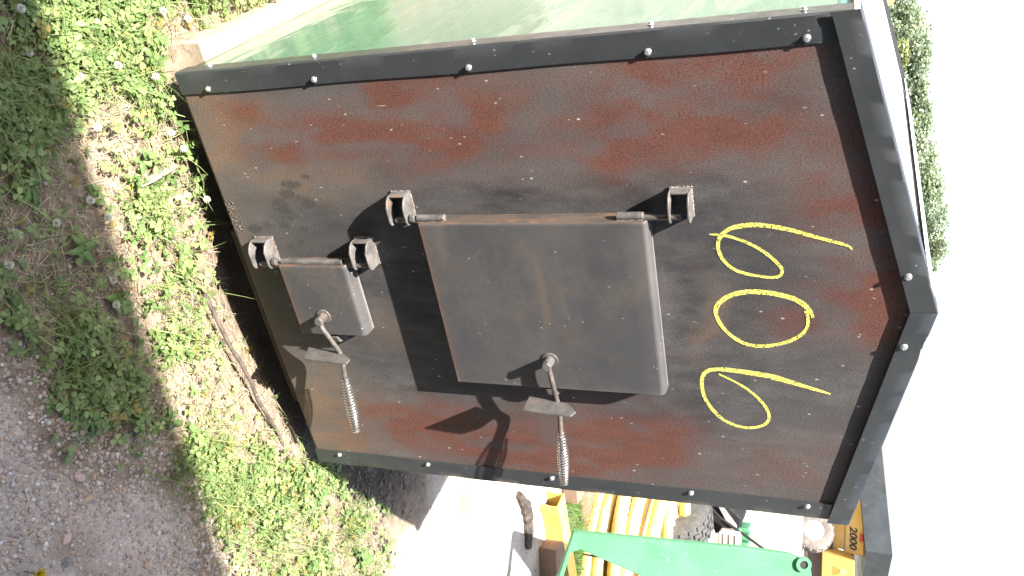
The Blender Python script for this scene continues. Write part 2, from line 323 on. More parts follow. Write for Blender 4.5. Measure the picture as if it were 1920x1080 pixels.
# ------------------------------------------------------------------ the furnace
EAVE, RISE, HW = 1.4433, .1512, .6
def roofline(x): return EAVE + RISE * (1 - abs(x) / HW)
RUST = [(-0.525, 0.592, 0.016, 0.087, 1), (-0.418, 0.281, 0.033, 0.087, 1), (-0.444, 0.406, 0.035, 0.162, 0.8), (-0.428, 0.606, 0.039, 0.114, 1), (-0.394, 0.663, 0.05, 0.076, 1), (-0.346, 0.599, 0.032, 0.078, 0.5), (-0.522, 0.513, 0.015, 0.077, 0.7), (-0.505, 0.132, 0.023, 0.053, 0.8), (-0.388, 0.21, 0.02, 0.06, 0.6), (-0.522, 1.232, 0.024, 0.123, 1), (-0.521, 1.101, 0.029, 0.061, 0.9), (-0.422, 1.058, 0.056, 0.043, 1), (-0.36, 1.04, 0.047, 0.038, 1), (-0.437, 1.145, 0.024, 0.091, 1), (-0.408, 1.215, 0.031, 0.09, 1), (-0.387, 1.304, 0.024, 0.058, 0.7), (-0.366, 1.165, 0.032, 0.062, 0.8), (-0.485, 1.317, 0.012, 0.038, 0.8), (-0.338, 1.447, 0.043, 0.046, 0.4), (0.409, 0.376, 0.047, 0.117, 0.8), (0.486, 0.288, 0.037, 0.105, 0.6), (0.52, 0.602, 0.032, 0.095, 0.9), (0.375, 0.879, 0.062, 0.111, 0.9), (0.418, 1.038, 0.067, 0.06, 0.95), (0.501, 0.796, 0.042, 0.132, 1), (0.492, 0.677, 0.035, 0.092, 0.8), (0.448, 0.449, 0.043, 0.099, 0.7), (0.475, 0.929, 0.037, 0.07, 0.6), (-0.098, 1.551, 0.074, 0.027, 1), (-0.169, 1.563, 0.047, 0.017, 0.9), (-0.047, 1.459, 0.018, 0.07, 0.6), (0.028, 1.521, 0.045, 0.05, 0.9), (0.042, 1.349, 0.03, 0.048, 0.6), (-0.227, 1.486, 0.046, 0.056, 0.6), (0.435, 1.383, 0.05, 0.104, 0.45), (0.497, 1.297, 0.026, 0.073, 0.4), (-0.024, 1.539, 0.038, 0.029, 0.8), (-0.35, 0.853, 0.062, 0.14, 0.25), (-0.443, 0.87, 0.07, 0.091, 0.3), (-0.448, 0.463, 0.076, 0.284, 0.4), (-0.453, 1.177, 0.082, 0.176, 0.4), (0.452, 0.332, 0.073, 0.251, 0.4), (0.451, 0.833, 0.084, 0.265, 0.45), (-0.122, 1.507, 0.137, 0.057, 0.4), (-0.296, 1.409, 0.091, 0.094, 0.25)]
TAN = [(-0.47, 0.054, 0.095, 0.062, 0.9), (-0.352, 0.053, 0.057, 0.056, 0.7), (-0.516, 0.058, 0.026, 0.054, 0.8), (0.458, 0.082, 0.095, 0.093, 1), (0.401, 0.065, 0.083, 0.056, 0.8), (0.502, 0.141, 0.042, 0.093, 0.7), (-0.332, 0.22, 0.063, 0.134, 0.5), (-0.307, 0.363, 0.041, 0.101, 0.6), (0.042, 1.18, 0.086, 0.025, 0.7), (-0.506, 0.117, 0.026, 0.075, 0.7), (0.06, 0.326, 0.05, 0.064, 0.35), (0.074, 0.386, 0.05, 0.039, 0.4), (-0.486, 0.734, 0.046, 0.107, 0.35), (-0.535, 0.996, 0.021, 0.053, 0.35), (0.38, 0.283, 0.059, 0.103, 0.3), (0.262, 0.129, 0.077, 0.089, 0.45)]
SCALE_SHADE = [(-0.262, 1.173, 0.022, 0.095, 1), (-0.093, 1.172, 0.136, 0.067, 0.8), (-0.282, 1.076, 0.014, 0.066, 1), (-0.244, 0.81, 0.021, 0.17, 1), (-0.12, 1.283, 0.117, 0.094, 0.7), (0.097, 1.206, 0.165, 0.058, 0.8), (0.299, 1.145, 0.066, 0.062, 0.9), (0.011, 0.341, 0.187, 0.094, 0.7), (-0.436, 1.334, 0.009, 0.036, 0.9), (-0.446, 1.372, 0.026, 0.028, 0.4), (-0.304, 0.484, 0.016, 0.055, 0.8), (-0.217, 0.273, 0.059, 0.106, 0.6), (0.099, 1.429, 0.114, 0.063, 0.35), (0.464, 1.286, 0.052, 0.061, 0.4), (-0.133, 1.388, 0.075, 0.09, 0.4), (0.233, 0.292, 0.055, 0.083, 0.4), (0.086, 0.103, 0.183, 0.103, 0.6), (0.297, 0.991, 0.042, 0.079, 0.8), (0.18, 1.272, 0.122, 0.113, 0.6), (0.007, 0.48, 0.199, 0.104, 0.9), (0.303, 0.531, 0.036, 0.184, 0.6), (-0.22, 1.137, 0.037, 0.065, 0.8), (-0.012, 1.143, 0.173, 0.046, 0.8), (-0.231, 0.833, 0.018, 0.238, 0.8), (-0.082, 0.291, 0.079, 0.063, 0.5)]  # mill scale, plus blobs that paint the doors' cast shadows darker
SPOT = [(-0.285, 0.2, 0.014, 0.023, 1), (-0.254, 0.169, 0.02, 0.025, 1), (-0.236, 0.187, 0.009, 0.014, 1), (-0.221, 0.167, 0.005, 0.01, 1), (-0.219, 0.187, 0.006, 0.01, 1), (-0.2, 0.161, 0.011, 0.018, 1), (-0.2, 0.11, 0.006, 0.011, 1), (-0.19, 0.067, 0.012, 0.023, 1), (-0.31, 0.221, 0.011, 0.031, 1), (-0.188, 0.215, 0.007, 0.011, 1), (-0.149, 0.191, 0.007, 0.01, 1), (-0.138, 0.156, 0.006, 0.01, 1), (-0.329, 0.268, 0.007, 0.012, 1), (-0.256, 0.252, 0.013, 0.021, 1), (-0.273, 0.23, 0.006, 0.008, 1), (-0.128, 0.219, 0.005, 0.006, 1), (-0.188, 0.278, 0.03, 0.034, 0.35)]
DIGITS = [
[(-0.1709, 1.2105, 0.0024), (-0.1693, 1.2316, 0.0049), (-0.1642, 1.2553, 0.0062), (-0.1506, 1.2872, 0.0064), (-0.1315, 1.3166, 0.0066), (-0.1089, 1.3395, 0.0068), (-0.0911, 1.3519, 0.007), (-0.0756, 1.3494, 0.0067), (-0.0702, 1.3364, 0.0062), (-0.0714, 1.3148, 0.0059), (-0.0771, 1.2844, 0.0064), (-0.0872, 1.2583, 0.0069), (-0.1052, 1.2392, 0.0073), (-0.1259, 1.2292, 0.0077), (-0.1465, 1.2268, 0.0081), (-0.1668, 1.2336, 0.0085), (-0.1832, 1.2519, 0.0091), (-0.19, 1.2759, 0.0098), (-0.1923, 1.3058, 0.0097), (-0.1876, 1.3392, 0.0091), (-0.1796, 1.3722, 0.0084), (-0.1688, 1.4049, 0.0078), (-0.1581, 1.4373, 0.0069), (-0.1494, 1.4654, 0.006), (-0.1431, 1.4794, 0.0049), (-0.1363, 1.4855, 0.0035)],
[(0.0258, 1.4126, 0.0058), (0.0099, 1.4062, 0.0086), (-0.0083, 1.3913, 0.0113), (-0.021, 1.37, 0.0114), (-0.0297, 1.3398, 0.0113), (-0.0341, 1.3049, 0.0112), (-0.0328, 1.2738, 0.0111), (-0.0227, 1.244, 0.0111), (-0.0056, 1.2226, 0.0104), (0.0141, 1.2132, 0.0094), (0.0365, 1.2157, 0.0083), (0.0588, 1.2261, 0.0079), (0.0808, 1.2436, 0.008), (0.097, 1.2662, 0.008), (0.1042, 1.2913, 0.0081), (0.1027, 1.3188, 0.0081), (0.0955, 1.346, 0.0081), (0.0827, 1.373, 0.008), (0.065, 1.3929, 0.0074), (0.0453, 1.4017, 0.0068), (0.0235, 1.4019, 0.0063), (0.0102, 1.3976, 0.0058)],
[(0.1867, 1.2097, 0.0039), (0.2028, 1.2402, 0.0048), (0.2221, 1.2682, 0.0058), (0.2449, 1.2912, 0.0069), (0.2713, 1.3094, 0.0071), (0.299, 1.3172, 0.0071), (0.3188, 1.3105, 0.0071), (0.3315, 1.2932, 0.007), (0.3374, 1.2685, 0.007), (0.3326, 1.2391, 0.007), (0.316, 1.2101, 0.0076), (0.2858, 1.1868, 0.0081), (0.255, 1.1737, 0.0085), (0.2237, 1.1697, 0.0089), (0.1955, 1.1735, 0.0093), (0.1792, 1.1858, 0.0098), (0.1734, 1.208, 0.0102), (0.1738, 1.2368, 0.0111), (0.1778, 1.2746, 0.0124), (0.1846, 1.3212, 0.0137), (0.1979, 1.3669, 0.0109), (0.2123, 1.4122, 0.0075), (0.2236, 1.4481, 0.0042)]]
furnace = thing('wood_furnace', 'gabled outdoor wood furnace with rusty steel front, black trim and yellow chalk number', 'furnace')
def front_panel():
    nx, nz = 230, 290; xs = np.linspace(-.597, .597, nx); s = np.linspace(0, 1, nz)
    XX, SS = np.meshgrid(xs, s); top = EAVE + .03 + RISE * (1 - np.abs(XX) / HW); ZZ = SS * top
    dent = XX * 0
    V = np.stack([XX.ravel(), dent.ravel(), ZZ.ravel()], 1); i = (np.arange(nz - 1)[:, None] * nx + np.arange(nx - 1)[None]).ravel()
    o = np_mesh('front_panel', V, np.stack([i, i + 1, i + nx + 1, i + nx], 1).ravel(), np.full(len(i), 4), M['panel'], smooth=True)
    x = XX.ravel(); z = ZZ.ravel()
    wx = .10 * (fbm(x * 6, z * 4, 4) - .5) + .025 * (fbm(x * 40 + 3, z * 26, 3) - .5); wz = .16 * (fbm(x * 6 + 31, z * 3.5 + 17, 4) - .5) + .03 * (fbm(x * 35 + 9, z * 20, 3) - .5)
    def field(bl, soft, w=1.0, hard=False):
        r = np.zeros(len(x))
        for bx, bz, rx, rz, k in bl:
            d = ((x + w * wx - bx) / rx) ** 2 + ((z + w * wz - bz) / rz) ** 2
            f = k * (np.clip((1.15 - d) / .3, 0, 1) if hard else np.exp(-d * soft)); r = np.maximum(r, f) if hard else 1 - (1 - r) * (1 - f)
        return r
    br = np.clip(2.0 * (fbm(x * 30, z * 13, 5) - .5) + .74, .3, 1)
    A = dict(rust=np.clip(np.clip(field(RUST, .5, .9), 0, 1) ** 1.2 * br * 1.4, 0, 1), tan=np.clip(field(TAN, .7) * br + .55 * np.exp(-z / .05) * br, 0, 1), scale=np.clip(field(SCALE_SHADE, .5) * (br * .8 + .2), 0, 1), spot=field(SPOT, 1, .05, True))
    for k, v in A.items(): o.data.attributes.new(k, 'FLOAT', 'POINT').data.foreach_set('value', v.astype(np.float32))
    sd = o.modifiers.new('thickness', 'SOLIDIFY'); sd.thickness = .005; sd.offset = -1 if o.data.polygons[0].normal.y < 0 else 1
    o.parent = furnace; return o
panel = front_panel()
for pts in DIGITS:
    # smooth the measured stroke, then make a thin chalk ribbon on the steel
    P = np.array(pts); t = np.arange(len(P)); tt = np.linspace(0, len(P) - 1, len(P) * 6)
    def cr(a):
        i = np.clip(tt.astype(int), 0, len(P) - 2); f = tt - i; g = lambda k: a[np.clip(i + k, 0, len(P) - 1)]
        return .5 * (2 * g(0) + (g(1) - g(-1)) * f + (2 * g(-1) - 5 * g(0) + 4 * g(1) - g(2)) * f ** 2 + (3 * g(0) - g(-1) - 3 * g(1) + g(2)) * f ** 3)
    x, z, w = cr(P[:, 0]), cr(P[:, 1]), cr(P[:, 2]) * .5
    dx, dz = np.gradient(x), np.gradient(z); L = np.hypot(dx, dz) + 1e-9; nx_, nz_ = -dz / L, dx / L
    w = w * (1 + .25 * (fbm(tt * 3, tt * 0 + 5, 2) - .5)); mb = MB(); n = len(x)
    v = []
    for k in range(n):
        for sgn in (-1, 1): v.append((x[k] + sgn * nx_[k] * w[k], -.0007 - .0002 * k / n, z[k] + sgn * nz_[k] * w[k]))
    v += [(a, b + .0004, c) for a, b, c in v]
    f = []
    for k in range(n - 1):
        a = 2 * k; b = a + 2 * n; f += [(a, a + 1, a + 3, a + 2), (b, b + 2, b + 3, b + 1), (a, a + 2, b + 2, b), (a + 1, b + 1, b + 3, a + 3)]
    mb.add(v, f).build('chalk_digit', M['chalk'], panel)
# inner shell so that nothing shines through
MB().box((-.592, .02, .004), (.592, 1.14, 1.44)).build('inner_body', M['shed'], furnace)

def screw(parent, p, axis, r=.0058):
    mb = MB(); mb.lathe([(r * 1.25, 0), (r * 1.25, .0015), (r, .0022)], p, axis, 16); mb.lathe([(r * .92, .002), (r * .92, .0055), (r * .75, .0066)], p, axis, 6)
    return mb.build('screw', M['zinc'], parent, bevel=.0005)
def wavy_strip(name, parent, A, B, wdir, width, ydir=None, n=40, y0=0, t=.0022, warp=.0015):   # thin folded sheet between A and B
    pass
ZS = (.085, .377, .751, 1.119, 1.401)
for sgn in (-1, 1):
    # corner trim: an angle with one leg on the front and one along the side
    n = 60; v = []; f = []; zt = 1.486
    for k in range(n + 1):
        z = -.001 + (zt + .001) * k / n; dn = .0011 * math.sin(k * .9 + sgn) * math.sin(k * .23) + (.003 * math.exp(-((z - .83) / .02) ** 2) if sgn < 0 else 0)
        xo = sgn * .6025; inn = sgn * (.549 + .0012 * math.sin(k * .31 + 2)); a = .0035
        prof = [(inn, -.0015), (inn, -a - .0005), (sgn * .575, -a - .0015 - dn), (sgn * .5985, -a - .0008 + dn), (xo, -a + .003 + dn), (xo + sgn * .0004, .02), (xo, .045), (sgn * .6004, .045), (sgn * .6004, .002), (sgn * .597, -.0012)]
        if sgn > 0: prof = prof
        v += [(px, py, z) for px, py in prof]
    m_ = 10
    for k in range(n):
        for j in range(m_):
            a_ = k * m_ + j; b_ = k * m_ + (j + 1) % m_; f.append((a_, b_, b_ + m_, a_ + m_))
    f += [tuple(range(m_)), tuple(range(n * m_, n * m_ + m_))]
    tr = MB().add(v, f).build('corner_trim', M['trim'], furnace, smooth=True)
    for z in ZS: screw(tr, (sgn * (.5605 + random.uniform(-.002, .002)), -.0052, z + random.uniform(-.003, .003)), (random.uniform(-.12, .12), -1, random.uniform(-.12, .12)))
    for z in ZS: screw(tr, (sgn * .6032, .022 + random.uniform(-.004, .004), z + random.uniform(-.004, .012)), (sgn, 0, random.uniform(-.1, .1)), .0052)
    # side sheet
    w = MB(); nz, ny = 50, 40; v = []; f = []
    for i in range(nz + 1):
        for j in range(ny + 1):
            z = .004 + 1.475 * i / nz; y = .006 + 1.13 * j / ny
            v.append((sgn * (.5965 + .004 * float(vnoise(np.array([z * 1.7 + 3 + sgn]), np.array([y * 1.2]))[0]) ), y, z))
    for i in range(nz):
        for j in range(ny): a_ = i * (ny + 1) + j; f.append((a_, a_ + 1, a_ + ny + 2, a_ + ny + 1))
    sp = MB().add(v, f).build('side_panel', M['green_sheet'], furnace, smooth=True); q = sp.modifiers.new('thickness', 'SOLIDIFY'); q.thickness = .003; q.offset = 1 if sp.data.polygons[0].normal.x * sgn < 0 else -1
    # roof sheet and gable trim
    ridge_z = EAVE + RISE + .0505; ev_z = EAVE + .0485; ex = sgn * .604
    MB().prism([(0, -.006, ridge_z - .008), (ex, -.006, ev_z - .006), (ex, -.006, ev_z - .011), (0, -.006, ridge_z - .013)], (0, 1.155, 0)).build('roof_sheet', M['white_roof'], furnace)
    # gable trim: strip below the roof edge, folded back over the roof
    n = 48; v = []; f = []
    for k in range(n + 1):
        t = k / n; x = ex * (1 - t) + sgn * .0006 * t; zl = EAVE + RISE * t - .0004; zh = ev_z + (ridge_z - ev_z) * t
        wv = .0003 * math.sin(k * .8 + sgn * 2) * math.sin(k * .3); kink = (.004 * math.exp(-((t - .86) / .03) ** 2) if sgn > 0 else .003 * math.exp(-((t - .9) / .02) ** 2))
        y = -.0115
        v += [(x, y + .0016 + wv, zl), (x, y - .0003 + wv, zl + .001), (x, y - wv, zl + .022), (x, y + .0004, zh - .002 - kink * .5), (x, y + .0025, zh + .0005 - kink), (x, .04, zh + .0002), (x, .04, zh - .0016), (x, y + .0035, zh - .0018 - kink), (x, y + .0022, zh - .004), (x, y + .0018 - wv, zl + .02)]
    for k in range(n):
        for j in range(10):
            a_ = k * 10 + j; b_ = k * 10 + (j + 1) % 10; f.append((a_, b_, b_ + 10, a_ + 10))
    f += [tuple(range(10)), tuple(range(n * 10, n * 10 + 10))]
    gt = MB().add(v, f).build('gable_trim', M['trim'], furnace, smooth=True)
    screw(gt, (sgn * .0825, -.0118, 1.5875), (random.uniform(-.1, .1), -1, random.uniform(-.1, .1)), .006)
    # dark edge flashing at the back of the roof
    MB().prism([(0, 1.145, ridge_z + .004), (ex, 1.145, ev_z + .004), (ex, 1.145, ev_z - .03), (0, 1.145, ridge_z - .03)], (0, .006, 0)).build('rear_flashing', M['trim'], furnace)
MB().prism([(-.1, 0, ridge_z - .03 + .0065), (0, 0, ridge_z - .0045), (.1, 0, ridge_z - .03 + .0065), (.1, 0, ridge_z - .03 + .009), (0, 0, ridge_z - .001), (-.1, 0, ridge_z - .03 + .009)], (0, 1.14, 0)).build('ridge_cap', M['white_roof'], furnace)
# weld smear at the foot of the panel
w = MB(); random.seed(3)
for k in range(120):
    x = -.268 + .085 * random.random(); z = .004 + .03 * random.random() ** 1.6
    w.lathe([(0, -.001), (random.uniform(.001, .0026), 0), (0, .0009)], (x, -.001, z), (random.uniform(-.3, .3), -1, random.uniform(-.3, .3)), 6)
w.build('weld_spatter', M['weld'], furnace, smooth=True)

def pan_door(name, x0, x1, z0, z1, D, mat, r):
    # folded steel pan: big radius along the top and the hinge side, sharp bottom and latch side
    n = 6; v = []; f = []
    prof = [(z0, -.006), (z0, -D + .001), (z0 + .001, -D), (z0 + .004, -D), (z0 + .009, -D), (z0 + .018, -D)]
    for k in range(14): prof.append((z0 + .018 + (z1 - r - z0 - .018) * (k + 1) / 14, -D - .0006 * math.sin(PI * (k + 1) / 14)))
    for k in range(1, n + 1): a = .5 * PI * k / n; prof.append((z1 - r + r * math.sin(a), -D + r - r * math.cos(a)))
    prof += [(z1 + .0005, -.022), (z1, -.006)]
    cols = [(x0, r * .35), (x0 + r * .08, r * .12), (x0 + r * .35, 0), (x0 + r * .8, 0)] + [(x0 + r * .8 + (x1 - .002 - x0 - r * .8) * k / 12, 0) for k in range(1, 13)] + [(x1, .002)]
    m_ = len(prof)
    for cx, off in cols:
        for z, y in prof: v.append((cx, min(y + off, -.004) if off else y, z))
    for c in range(len(cols) - 1):
        for j in range(m_ - 1): a = c * m_ + j; f.append((a, a + 1, a + m_ + 1, a + m_))
    f += [tuple(range(m_)), tuple(range((len(cols) - 1) * m_, len(cols) * m_))]
    # close back
    for c in range(len(cols) - 1): f.append((c * m_, (c + 1) * m_, (c + 2) * m_ - 1, (c + 1) * m_ - 1))
    o = MB().add(v, f).build(name, mat, furnace, smooth=True)
    o.data.materials.append(M['door_side'])
    for p_ in o.data.polygons:
        if p_.normal.x < -.6: p_.material_index = 1
    e = np.array([max(math.exp(-(abs(p[2] - z0)) / .006), .5 * math.exp(-(p[0] - x0) / .0025)) for p in v], np.float32)
    o.data.attributes.new('edge', 'FLOAT', 'POINT').data.foreach_set('value', e); return o
fire_door = pan_door('fire_door', -.2252, .2212, .569, 1.0935, .05, M['door'], .011)
ash_door = pan_door('ash_door', -.1113, .094, .1433, .3381, .05, M['ash'], .011)

def bracket(x0, x1, z0, z1, flange_out, pin_x, pin_y, pin_z0, pin_z1):
    # bent U of plate welded to the front, open toward the door; the hinge pin runs through the flanges
    t = .0045
    b = MB(); b.box((x0, -.028, z0 + t), (x0 + t, -.001, z1 - t))
    for za in (z0, z1 - t):
        c = .014
        b.prism([(x0, -.001, za), (x1, -.001, za), (x1, -flange_out + c, za), (x1 - c * .3, -flange_out + c * .3, za), (x1 - c, -flange_out, za), (x0 + c * 1.6, -flange_out, za), (x0 + c * .5, -flange_out + c * .7, za), (x0, -.028, za)], (0, 0, t))
    o = b.build('hinge_bracket', M['bracket'], furnace, bevel=.0012)
    MB().tube([(pin_x, pin_y, pin_z0), (pin_x, pin_y, pin_z1)], .0065, 14).build('hinge_pin', M['rod'], o, smooth=True, bevel=.001)
    mb = MB()
    for k in range(17): mb.lathe([(0, -.001), (.0028, 0), (0, .0016)], (x0 + (x1 - x0) * k / 16, -.0015, z1 + random.uniform(-.0005, .0005)), (0, -.9, .3), 6)
    for k in range(12): mb.lathe([(0, -.001), (.0028, 0), (0, .0016)], (x0 - random.uniform(0, .002), -.003, z0 + (z1 - z0) * k / 11), (-.4, -.9, 0), 6)
    mb.build('weld_bead', M['weld'], o, smooth=True); return o
bracket(-.279, -.214, 1.138, 1.182, .048, -.228, -.034, 1.085, 1.164)
bracket(-.285, -.214, .493, .540, .048, -.228, -.034, .505, .565)
bracket(-.166, -.094, .358, .407, .048, -.106, -.034, .335, .392)
bracket(-.168, -.094, .060, .112, .048, -.106, -.034, .075, .145)
def knuckle(parent, x, y, z0, z1, nut):
    MB().tube([(x, y, z0), (x, y, z1)], .0085, 16).build('hinge_knuckle', M['bracket'], parent, smooth=True, bevel=.0015)
    if nut: MB().lathe([(.0115, 0), (.0115, .011)], (x, y, nut), (0, 0, 1), 6).build('hinge_nut', M['bracket'], parent, bevel=.001)
    w = MB(); k = z0 + .003
    while k < z1 - .003: w.lathe([(0, -.002), (.0042, 0), (0, .0035)], (x + .007, y - .007, k), (.6, -.8, .1), 6); k += .0055
    w.build('weld_bead', M['weld'], parent, smooth=True)
knuckle(fire_door, -.232, -.034, .562, .632, .546); knuckle(fire_door, -.232, -.034, 1.029, 1.086, None); knuckle(ash_door, -.114, -.034, .146, .325, .118)

def latch(bolt, rod, plate, spring0):
    # bolt and washers through the door, bent rod, cam plate and coil-spring grip
    bx, by, bz = bolt
    o = MB().lathe([(.020, 0), (.020, .003)], (bx, -.0505, bz), (0, -1, 0), 28).build('latch_handle', M['bracket'], furnace, smooth=True, bevel=.0008)
    MB().lathe([(.0125, 0), (.0125, by * -1 - .0535 - .008)], (bx, -.0535, bz), (0, -1, 0), 24).build('bushing', M['rod'], o, smooth=True)
    MB().lathe([(.0125, 0), (.0125, .011), (.0105, .0125)], (bx, by + .008, bz), (-.06, -1, .05), 6).build('bolt', M['plate'], o, bevel=.0008)
    P = np.array(rod); t = np.linspace(0, len(P) - 1, 40); i = np.clip(t.astype(int), 0, len(P) - 2); fr = (t - i)[:, None]; g = lambda k: P[np.clip(i + k, 0, len(P) - 1)]
    C = .5 * (2 * g(0) + (g(1) - g(-1)) * fr + (2 * g(-1) - 5 * g(0) + 4 * g(1) - g(2)) * fr ** 2 + (3 * g(0) - g(-1) - 3 * g(1) + g(2)) * fr ** 3)
    MB().tube(C, .0062, 14).build('rod', M['rod'], o, smooth=True)
    MB().prism(plate, (.0052, 0, 0)).build('cam_plate', M['plate'], o, bevel=.0008)
    a = Vector(spring0); b = Vector(rod[-1]) + (Vector(rod[-1]) - Vector(rod[-2])).normalized() * .002; ax = (b - a); L = ax.length; ax.normalize(); e1 = ax.orthogonal().normalized(); e2 = ax.cross(e1)
    turns = 20; N = turns * 14; pts = []
    for k in range(N + 1):
        s = k / N; rr = .0092 + .0058 * math.sin(PI * min(1, max(0, s * 1.02))) ** 1.3; th = 2 * PI * turns * s
        pts.append(a + ax * (L * s) + (e1 * math.cos(th) + e2 * math.sin(th)) * rr)
    MB().tube(pts, .0015, 6).build('spring_grip', M['chrome'], o, smooth=True); return o
latch((.135, -.081, .829), [(.135, -.070, .829), (.178, -.072, .832), (.245, -.066, .833), (.285, -.058, .831), (.345, -.067, .828), (.49, -.095, .823)],
      [(.2445, -.112, .759), (.2465, -.116, .880), (.246, -.100, .890), (.245, -.072, .860), (.244, -.057, .759)], (.340, -.0665, .8285))
latch((.036, -.079, .231), [(.036, -.068, .231), (.055, -.074, .231), (.10, -.070, .244), (.15, -.063, .252), (.225, -.072, .248), (.384, -.092, .243)],
      [(.140, -.100, .162), (.1415, -.105, .294), (.1415, -.086, .294), (.1405, -.061, .256), (.139, -.046, .145)], (.218, -.0705, .2485))
for x, z in ((.2285, .822), (.103, .24)):       # catches on the front behind the cam plates
    MB().prism([(x, -.001, z - .02), (x + .035, -.001, z - .02), (x + .02, -.04, z - .02), (x, -.048, z - .02)], (0, 0, .026)).build('latch_catch', M['bracket'], furnace, bevel=.0012)

# ------------------------------------------------------------------ timbers under the furnace
def timber(name, lo, hi, mat, label, rz=0.0, loc=(0, 0, 0), bevel=.004):
    o = MB().box(lo, hi).build(name, mat, None, bevel=bevel); o.location = loc; o.rotation_euler = (0, 0, rz)
    return tag(o, label, 'timber')
timber('skid_timber', (-.15, .065, -.078), (.43, .145, -.006), M['wood_x'], 'dark skid timber running crosswise under the front edge of the furnace')
timber('skid_timber', (-.642, .125, -.10), (-.545, 1.25, -.012), M['wood'], 'sunlit pale skid timber along the left side under the green sheet')
timber('skid_timber', (.50, .30, -.13), (.585, 1.2, -.008), M['wood'], 'skid timber under the right side of the furnace beside the dark earth')
timber('pallet_board', (-.66, .06, -.128), (-.52, .15, -.104), M['wood'], 'thin pale board under the front end of the left skid timber', .12)

# ------------------------------------------------------------------ shed behind the photographer: its eave shades the foreground
EH = 4.6; ex0 = Vector((-.089, -.305)) - Vector((.51, .31)) * EH; ang = math.atan2(-.117, 1)
shed = thing('open_shed', 'dark steel shed whose eave shades the gravel in the foreground', 'shed', (ex0.x, ex0.y, -.1), ang)
MB().prism([(-7, 0, EH), (-7, -5, EH + 1.2), (-7, -5, EH + 1.23), (-7, 0, EH + .02)], (16, 0, 0)).build('roof', M['shed'], shed)
MB().box((-7, -4.9, 0), (9, -4.75, EH + 1.1)).build('wall', M['shed'], shed)
for x in (-6.9, -2.5, 2.5, 8.8): MB().box((x - .08, -.5, 0), (x + .08, -.34, EH)).build('post', M['shedwood'], shed, bevel=.01) if x in (-6.9, 8.8) else None

# ------------------------------------------------------------------ ground cover
def scatter(n, box, dens):
    x = rng.uniform(box[0], box[1], n); y = rng.uniform(box[2], box[3], n); k = rng.random(n) < dens(x, y); x, y = x[k], y[k]
    k = ~((np.abs(x) < .63) & (y > .03) & (y < 1.25)); return x[k], y[k]
def frames(n, tilt):
    th = rng.uniform(0, 2 * PI, n); a = rng.normal(0, tilt, n); ph = rng.uniform(0, 2 * PI, n)
    nz = np.stack([np.sin(a) * np.cos(ph), np.sin(a) * np.sin(ph), np.cos(a)], 1)
    e = np.stack([np.cos(th), np.sin(th), np.zeros(n)], 1); e -= nz * (e * nz).sum(1, keepdims=True); e /= np.linalg.norm(e, axis=1, keepdims=True)
    return e, np.cross(nz, e), nz
LEAFLET = np.array([(0, 0, 0), (.34, .36, .05), (.46, .70, .09), (.30, .98, .07), (0, .93, 0), (-.30, .98, .07), (-.46, .70, .09), (-.34, .36, .05)])
def clover(n, box, dens):
    x, y = scatter(n, box, dens); n = len(x); g = gz(x, y); h = rng.uniform(.006, .042, n) * (.5 + fbm(x * 9, y * 9, 2)); size = .006 + .0135 * rng.random(n) ** 1.8
    e, f, nz = frames(n, .45); base = np.stack([x, y, g + h], 1)
    hue = rng.random(n); dry = (rng.random(n) < .05)[:, None]
    col = np.array([.105, .185, .055]) * (1 - hue[:, None]) + np.array([.27, .33, .125]) * hue[:, None]; col = np.where(dry, np.array([.25, .2, .06]), col) * rng.uniform(.75, 1.25, (n, 1))
    V = []; Cc = []
    for k in range(3):
        a = k * 2 * PI / 3 + rng.normal(0, .12, n); ca, sa = np.cos(a)[:, None], np.sin(a)[:, None]
        d = e * ca + f * sa; s = -e * sa + f * ca; droop = rng.normal(.08, .15, n)[:, None]; s_ = (size * rng.uniform(.85, 1.15, n))[:, None, None]
        P = base[:, None] + s_ * (LEAFLET[None, :, 0:1] * s[:, None] + LEAFLET[None, :, 1:2] * d[:, None] + (LEAFLET[None, :, 2:3] - droop[:, None] * LEAFLET[None, :, 1:2]) * nz[:, None])
        V.append(P.reshape(-1, 3)); Cc.append(np.repeat(col * rng.uniform(.9, 1.1, (n, 1)), 8, 0))
    V = np.concatenate(V); Cc = np.concatenate(Cc); m = 3 * n; i = np.arange(m) * 8
    F = np.stack([i, i + 1, i + 2, i + 3, i + 4, i, i + 4, i + 5, i + 6, i + 7], 1).reshape(-1); S = np.full(2 * m, 5)
    # petioles
    r = .0006; foot = np.stack([x + rng.normal(0, .012, n), y + rng.normal(0, .012, n), g - .003], 1); side = e * r
    Q = np.stack([foot - side, foot + side, base + side, base - side], 1).reshape(-1, 3); b = len(V); j = b + np.arange(n) * 4
    V = np.concatenate([V, Q]); Cc = np.concatenate([Cc, np.repeat(np.array([[.16, .19, .06]]), 4 * n, 0)]); F = np.concatenate([F, np.stack([j, j + 1, j + 2, j + 3], 1).ravel()]); S = np.concatenate([S, np.full(n, 4)])
    o = np_mesh('clover', V, F, S, M['leaf'], Cc); return tag(o, 'low green clover carpet spreading in front of and beside the furnace', 'clover', kind='stuff')
